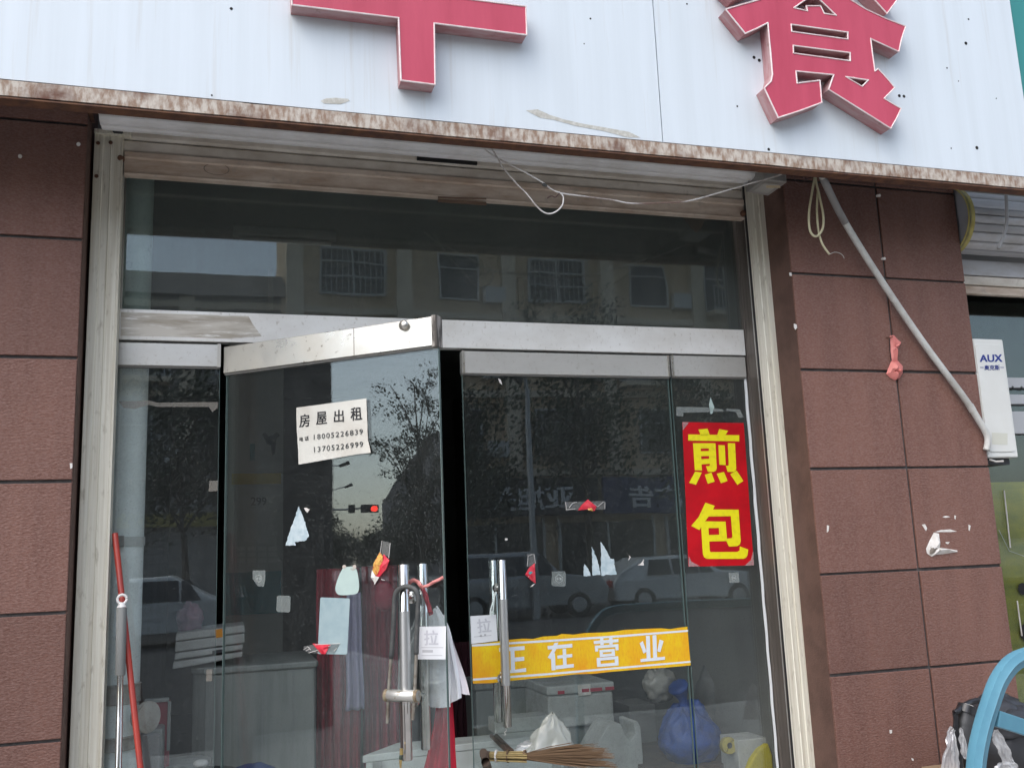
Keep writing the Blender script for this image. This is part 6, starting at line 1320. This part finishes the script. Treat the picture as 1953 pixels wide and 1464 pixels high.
tree('leafy dark tree reflected above the shop signs on the closed door', G(MV(1120, 1000, 24.5)), 9.0, 2.0, 5000, LEAFD, 1, cz=.6)
tree('leafy tree whose crown is reflected at the left edge of the closed door', G(MV(880, 1000, 23.5)), 6.2, 1.5, 5000, LEAFD, 2)
tree('round dark tree reflected in the narrow left glass panel', G(MV(350, 1000, 24)), 6.6, 1.9, 6000, LEAFD, 3)
tree('leafy tree reflected beside the red sticker', G(MV(1330, 1000, 24.5)), 8.0, 1.7, 4500, LEAFD, 4)
# objects seen in the open door
tree('tall thin crowned tree reflected in the open door beside its free edge', G(RV(805, 1060, 30)), 8.6, 1.9, 6500, LEAFD, 5, True, trunk=.085)
for k, (px, dist, hh, cr_, lb) in enumerate(((625, 62, 4.9, 1.2, 'small dark tree at the far left of the open door reflection'), (652, 75, 3.6, 1.3, 'dark bushy tree under the reflected street lamps'), (700, 70, 3.2, 1.3, 'low dark tree under the reflected traffic signal'), (745, 55, 3.2, 1.3, 'low bushy tree in front of the gabled building in the open door reflection'), (800, 45, 3.2, 1.4, 'low dark bush below the tall thin crowned tree'))):
    tree(lb, G(RV(px, 1060, dist)), hh, cr_, 4200, LEAFD, 20+k)
p0, p1 = RV(728, 1000, 85), RV(850, 1000, 85)
gb2 = root('gabled_building', 'brown gabled building reflected behind the tall tree in the open door', 'building', ((p0.x+p1.x)/2, (p0.y+p1.y)/2, 0))
ux = Vector((p1.x-p0.x, p1.y-p0.y, 0)); L_ = ux.length; ux.normalize(); ny = Vector((-ux.y, ux.x, 0)); c0 = Vector((p0.x, p0.y, 0))
if ny.x > 0: ny = -ny
prof = [(0, -.2), (L_+3, -.2), (L_+3, 13.6), (L_*.78, 13.0), (L_*.45, 10.4), (L_*.18, 8.2), (0, 6.6)]
vs = [c0+ux*a+Vector((0, 0, z)) for a, z in prof]; vs2 = [q+ny*12 for q in vs]; n = len(prof)
MB().add(vs+vs2, [tuple(range(n)), tuple(range(n, 2*n))[::-1]]+[(i, (i+1) % n, n+(i+1) % n, n+i) for i in range(n)]).build('wall', M('brown_grey_render', (.34, .30, .28), .85), gb2)
for i in range(3):
    for j in range(3):
        if i == 0 and j == 2: continue
        q = c0+ux*(L_*(.25+.3*i))+Vector((0, 0, 2.5+3.2*j)); MB().add([q+ux*a-ny*.03+Vector((0, 0, z)) for a, z in ((-.6, -.7), (.6, -.7), (.6, .7), (-.6, .7))], [(0, 1, 2, 3)]).build('window', WGLASS, gb2, solid=.05)
def lamp(label, base, h, arm, r_=.08):
    o = root('street_lamp', label, 'street lamp', base, 'street lamps'); b_ = Vector(base); MB().tube([b_, b_+Vector((0, 0, h))], [r_, r_*.6], 10).build('pole', POLE, o, smooth=True)
    a = Vector(arm); e_ = b_+Vector((0, 0, h))+a; MB().tube(bez([b_+Vector((0, 0, h-.1)), b_+Vector((0, 0, h))+a*.3+Vector((0, 0, .25)), e_], 5), .04, 7).build('arm', POLE, o, smooth=True)
    MB().tube([e_-a.normalized()*.1, e_+a.normalized()*.6], [.09, .12], 8).build('lamp_head', GREYR, o, smooth=True)
q = MV(1016, 1000, 19.5); lamp('grey street lamp pole reflected on the closed door leaf left of the foil diamond', (q.x, q.y, -.13), 5.9, (-.3, .2, .2), .10)
d1 = RV(628, 1000, 55); e1 = RV(640, 900, 55)
for px, py, dist, lb in ((612, 905, 55, 'nearer curved street lamp reflected under the rental notice'), (622, 945, 80, 'farther curved street lamp reflected under the rental notice')):
    b_ = RV(px, 1000, dist); t_ = RV(px, py, dist); a_ = RV(px+38, py-16, dist)-t_; lamp(lb, (b_.x, b_.y, -.13), t_.z+.13, (a_.x, a_.y, a_.z), .12)
tl = root('traffic_signal', 'traffic signal with a lit red lamp reflected in the open door', 'traffic signal', G(RV(606, 1000, 58)))
b_ = RV(603, 1000, 58); t0, t1 = RV(603, 973, 58), RV(722, 968, 58); MB().tube([(b_.x, b_.y, -.13), (t0.x, t0.y, t0.z)], .10, 9).build('pole', POLE, tl, smooth=True); MB().tube([t0, t1], .06, 7).build('arm', POLE, tl)
ua = (t1-t0).normalized(); nn = Vector((0, 0, 1)).cross(ua).normalized()
toc = (Vector((CAM.x, CAM.y, 0))-Vector((t0.x, t0.y, 0))).normalized(); nn = nn if nn.dot(toc) > 0 else -nn
for px0, px1, lit in ((664, 678, False), (690, 721, True)):
    a, c = RV(px0, 970, 57.6), RV(px1, 970, 57.6); hh = .26; vs = []
    for d_ in (0, .25): vs += [a-nn*d_+Vector((0, 0, -hh)), c-nn*d_+Vector((0, 0, -hh)), c-nn*d_+Vector((0, 0, hh)), a-nn*d_+Vector((0, 0, hh))]
    MB().add(vs, [(0, 1, 2, 3), (7, 6, 5, 4), (0, 4, 5, 1), (1, 5, 6, 2), (2, 6, 7, 3), (3, 7, 4, 0)]).build('signal_box', BLACKP, tl)
    if lit: e_ = RV(714, 970.5, 57.6); MB().lathe(e_, nn, [(0, .2), (.06, .2)], 14).build('lamp', REDLIT, tl)
# parked cars
def car(label, x, y, mat, suv=False):
    o = root('parked_car', label, 'car', (x, y, -.13), 'cars parked across the road'); z = -.13; L = 2.25
    if suv: top = [(-2.2, .95), (-2.15, 1.35), (-1.9, 1.68), (.35, 1.72), (1.0, 1.15), (2.1, 1.0), (2.25, .75)]
    else: top = [(-2.25, .85), (-2.1, 1.05), (-1.3, 1.42), (.1, 1.46), (1.0, 1.0), (2.05, .9), (2.25, .65)]
    body = [(-2.2, .32)]+[(-2.25, .6)]+top+[(2.2, .32)]
    def sec(yw, inset): return [(x+a*(1-inset*.02), y+yw, z+h) for a, h in body]
    n = len(body); s_ = []
    for yw in (-.86, -.80, .80, .86):
        for a, h in body: k = 1 if abs(yw) < .83 else (.0 if h > 1.0 else 1); s_.append((x+a*(.985 if abs(yw) > .83 else 1), y+yw*(.80 if h > 1.2 else 1), z+(h if abs(yw) < .83 else h*.985)))
    f_ = [tuple(range(n)), tuple(range(3*n, 4*n))[::-1]]
    for r_ in range(3):
        for i in range(n): f_.append((r_*n+i, r_*n+(i+1) % n, (r_+1)*n+(i+1) % n, (r_+1)*n+i))
    MB().add(s_, f_).build('body', mat, o, bevel=.05)
    wz0, wz1 = (1.12, 1.60) if suv else (.98, 1.36); xs = ((-1.85, -.95), (-.87, -.02), (.06, .72)) if suv else ((-1.25, -.55), (-.47, .25), (.30, .62))
    for sd_ in (-1, 1):
        for a, c in xs: 
            yy = y+sd_*.75; w_ = MB().add([(x+a, yy+sd_*.125, z+wz0), (x+c+(.1 if c > .5 else 0), yy+sd_*.125, z+wz0), (x+c-(.18 if c > .5 else 0), yy-sd_*.03, z+wz1), (x+a+(.12 if a < -1 else 0), yy-sd_*.03, z+wz1)], [(0, 1, 2, 3)]).build('window', WGLASS, o, solid=.03)
        for wx in (-1.38, 1.42):
            w_ = MB().lathe((x+wx, y+sd_*.66, z+.33), (0, sd_, 0), [(0, .3), (.01, .33), (.2, .33), (.22, .30)], 22).build('wheel', TYRE, o, smooth=True); MB().lathe((x+wx, y+sd_*.88, z+.33), (0, sd_, 0), [(0, .21), (.012, .20), (.014, .06)], 16).build('rim', RIM, w_, smooth=True)
    for sd_ in (-.6, .6): MB().box(x-2.29, x-2.2, y+sd_-.16, y+sd_+.16, z+.70, z+.88).build('tail_light', LAMPR, o); MB().box(x+2.16, x+2.26, y+sd_-.18, y+sd_+.18, z+.60, z+.74).build('headlight', WFRAME, o)
q = MV(985, 1100, 20.5); car('silver grey sport utility car reflected behind the closed door handle', q.x, q.y, CARS, True)
q = MV(1290, 1100, 20.8); car('white saloon car reflected low on the closed door near the red sticker', q.x, q.y, CARW)
q = MV(320, 1100, 18.5); car('white saloon car reflected in the left glass panel', q.x, q.y, CARW)
# wall added at the left to block sky in the open door's reflection; far land
pw = root('sky_block_wall', 'plain dark wall added at the left to block sky in the open door reflection', 'wall', (-5.1, -.8, 0)); MB().box(-5.2, -5.0, -1.75, 0.30, 0, 5.6).build('wall', M('dark_render', (.10, .10, .10), .85), pw)
for k, (cx, cy2, hh, rx) in enumerate(((-120, -150, 14, 60), (20, -155, 16, 70), (-200, -40, 12, 40))):
    struct(MB().blob((cx, cy2, -2), (rx, 22, hh), .15, 2, k, 30, 12).build('hill', M('far_hill', (.06, .075, .055), .95), None, smooth='all'))
gl = MB().box(-420, 420, -420, 420, -.6, -.32).build('terrain', M('terrain', (.22, .21, .19), .9)); struct(gl)
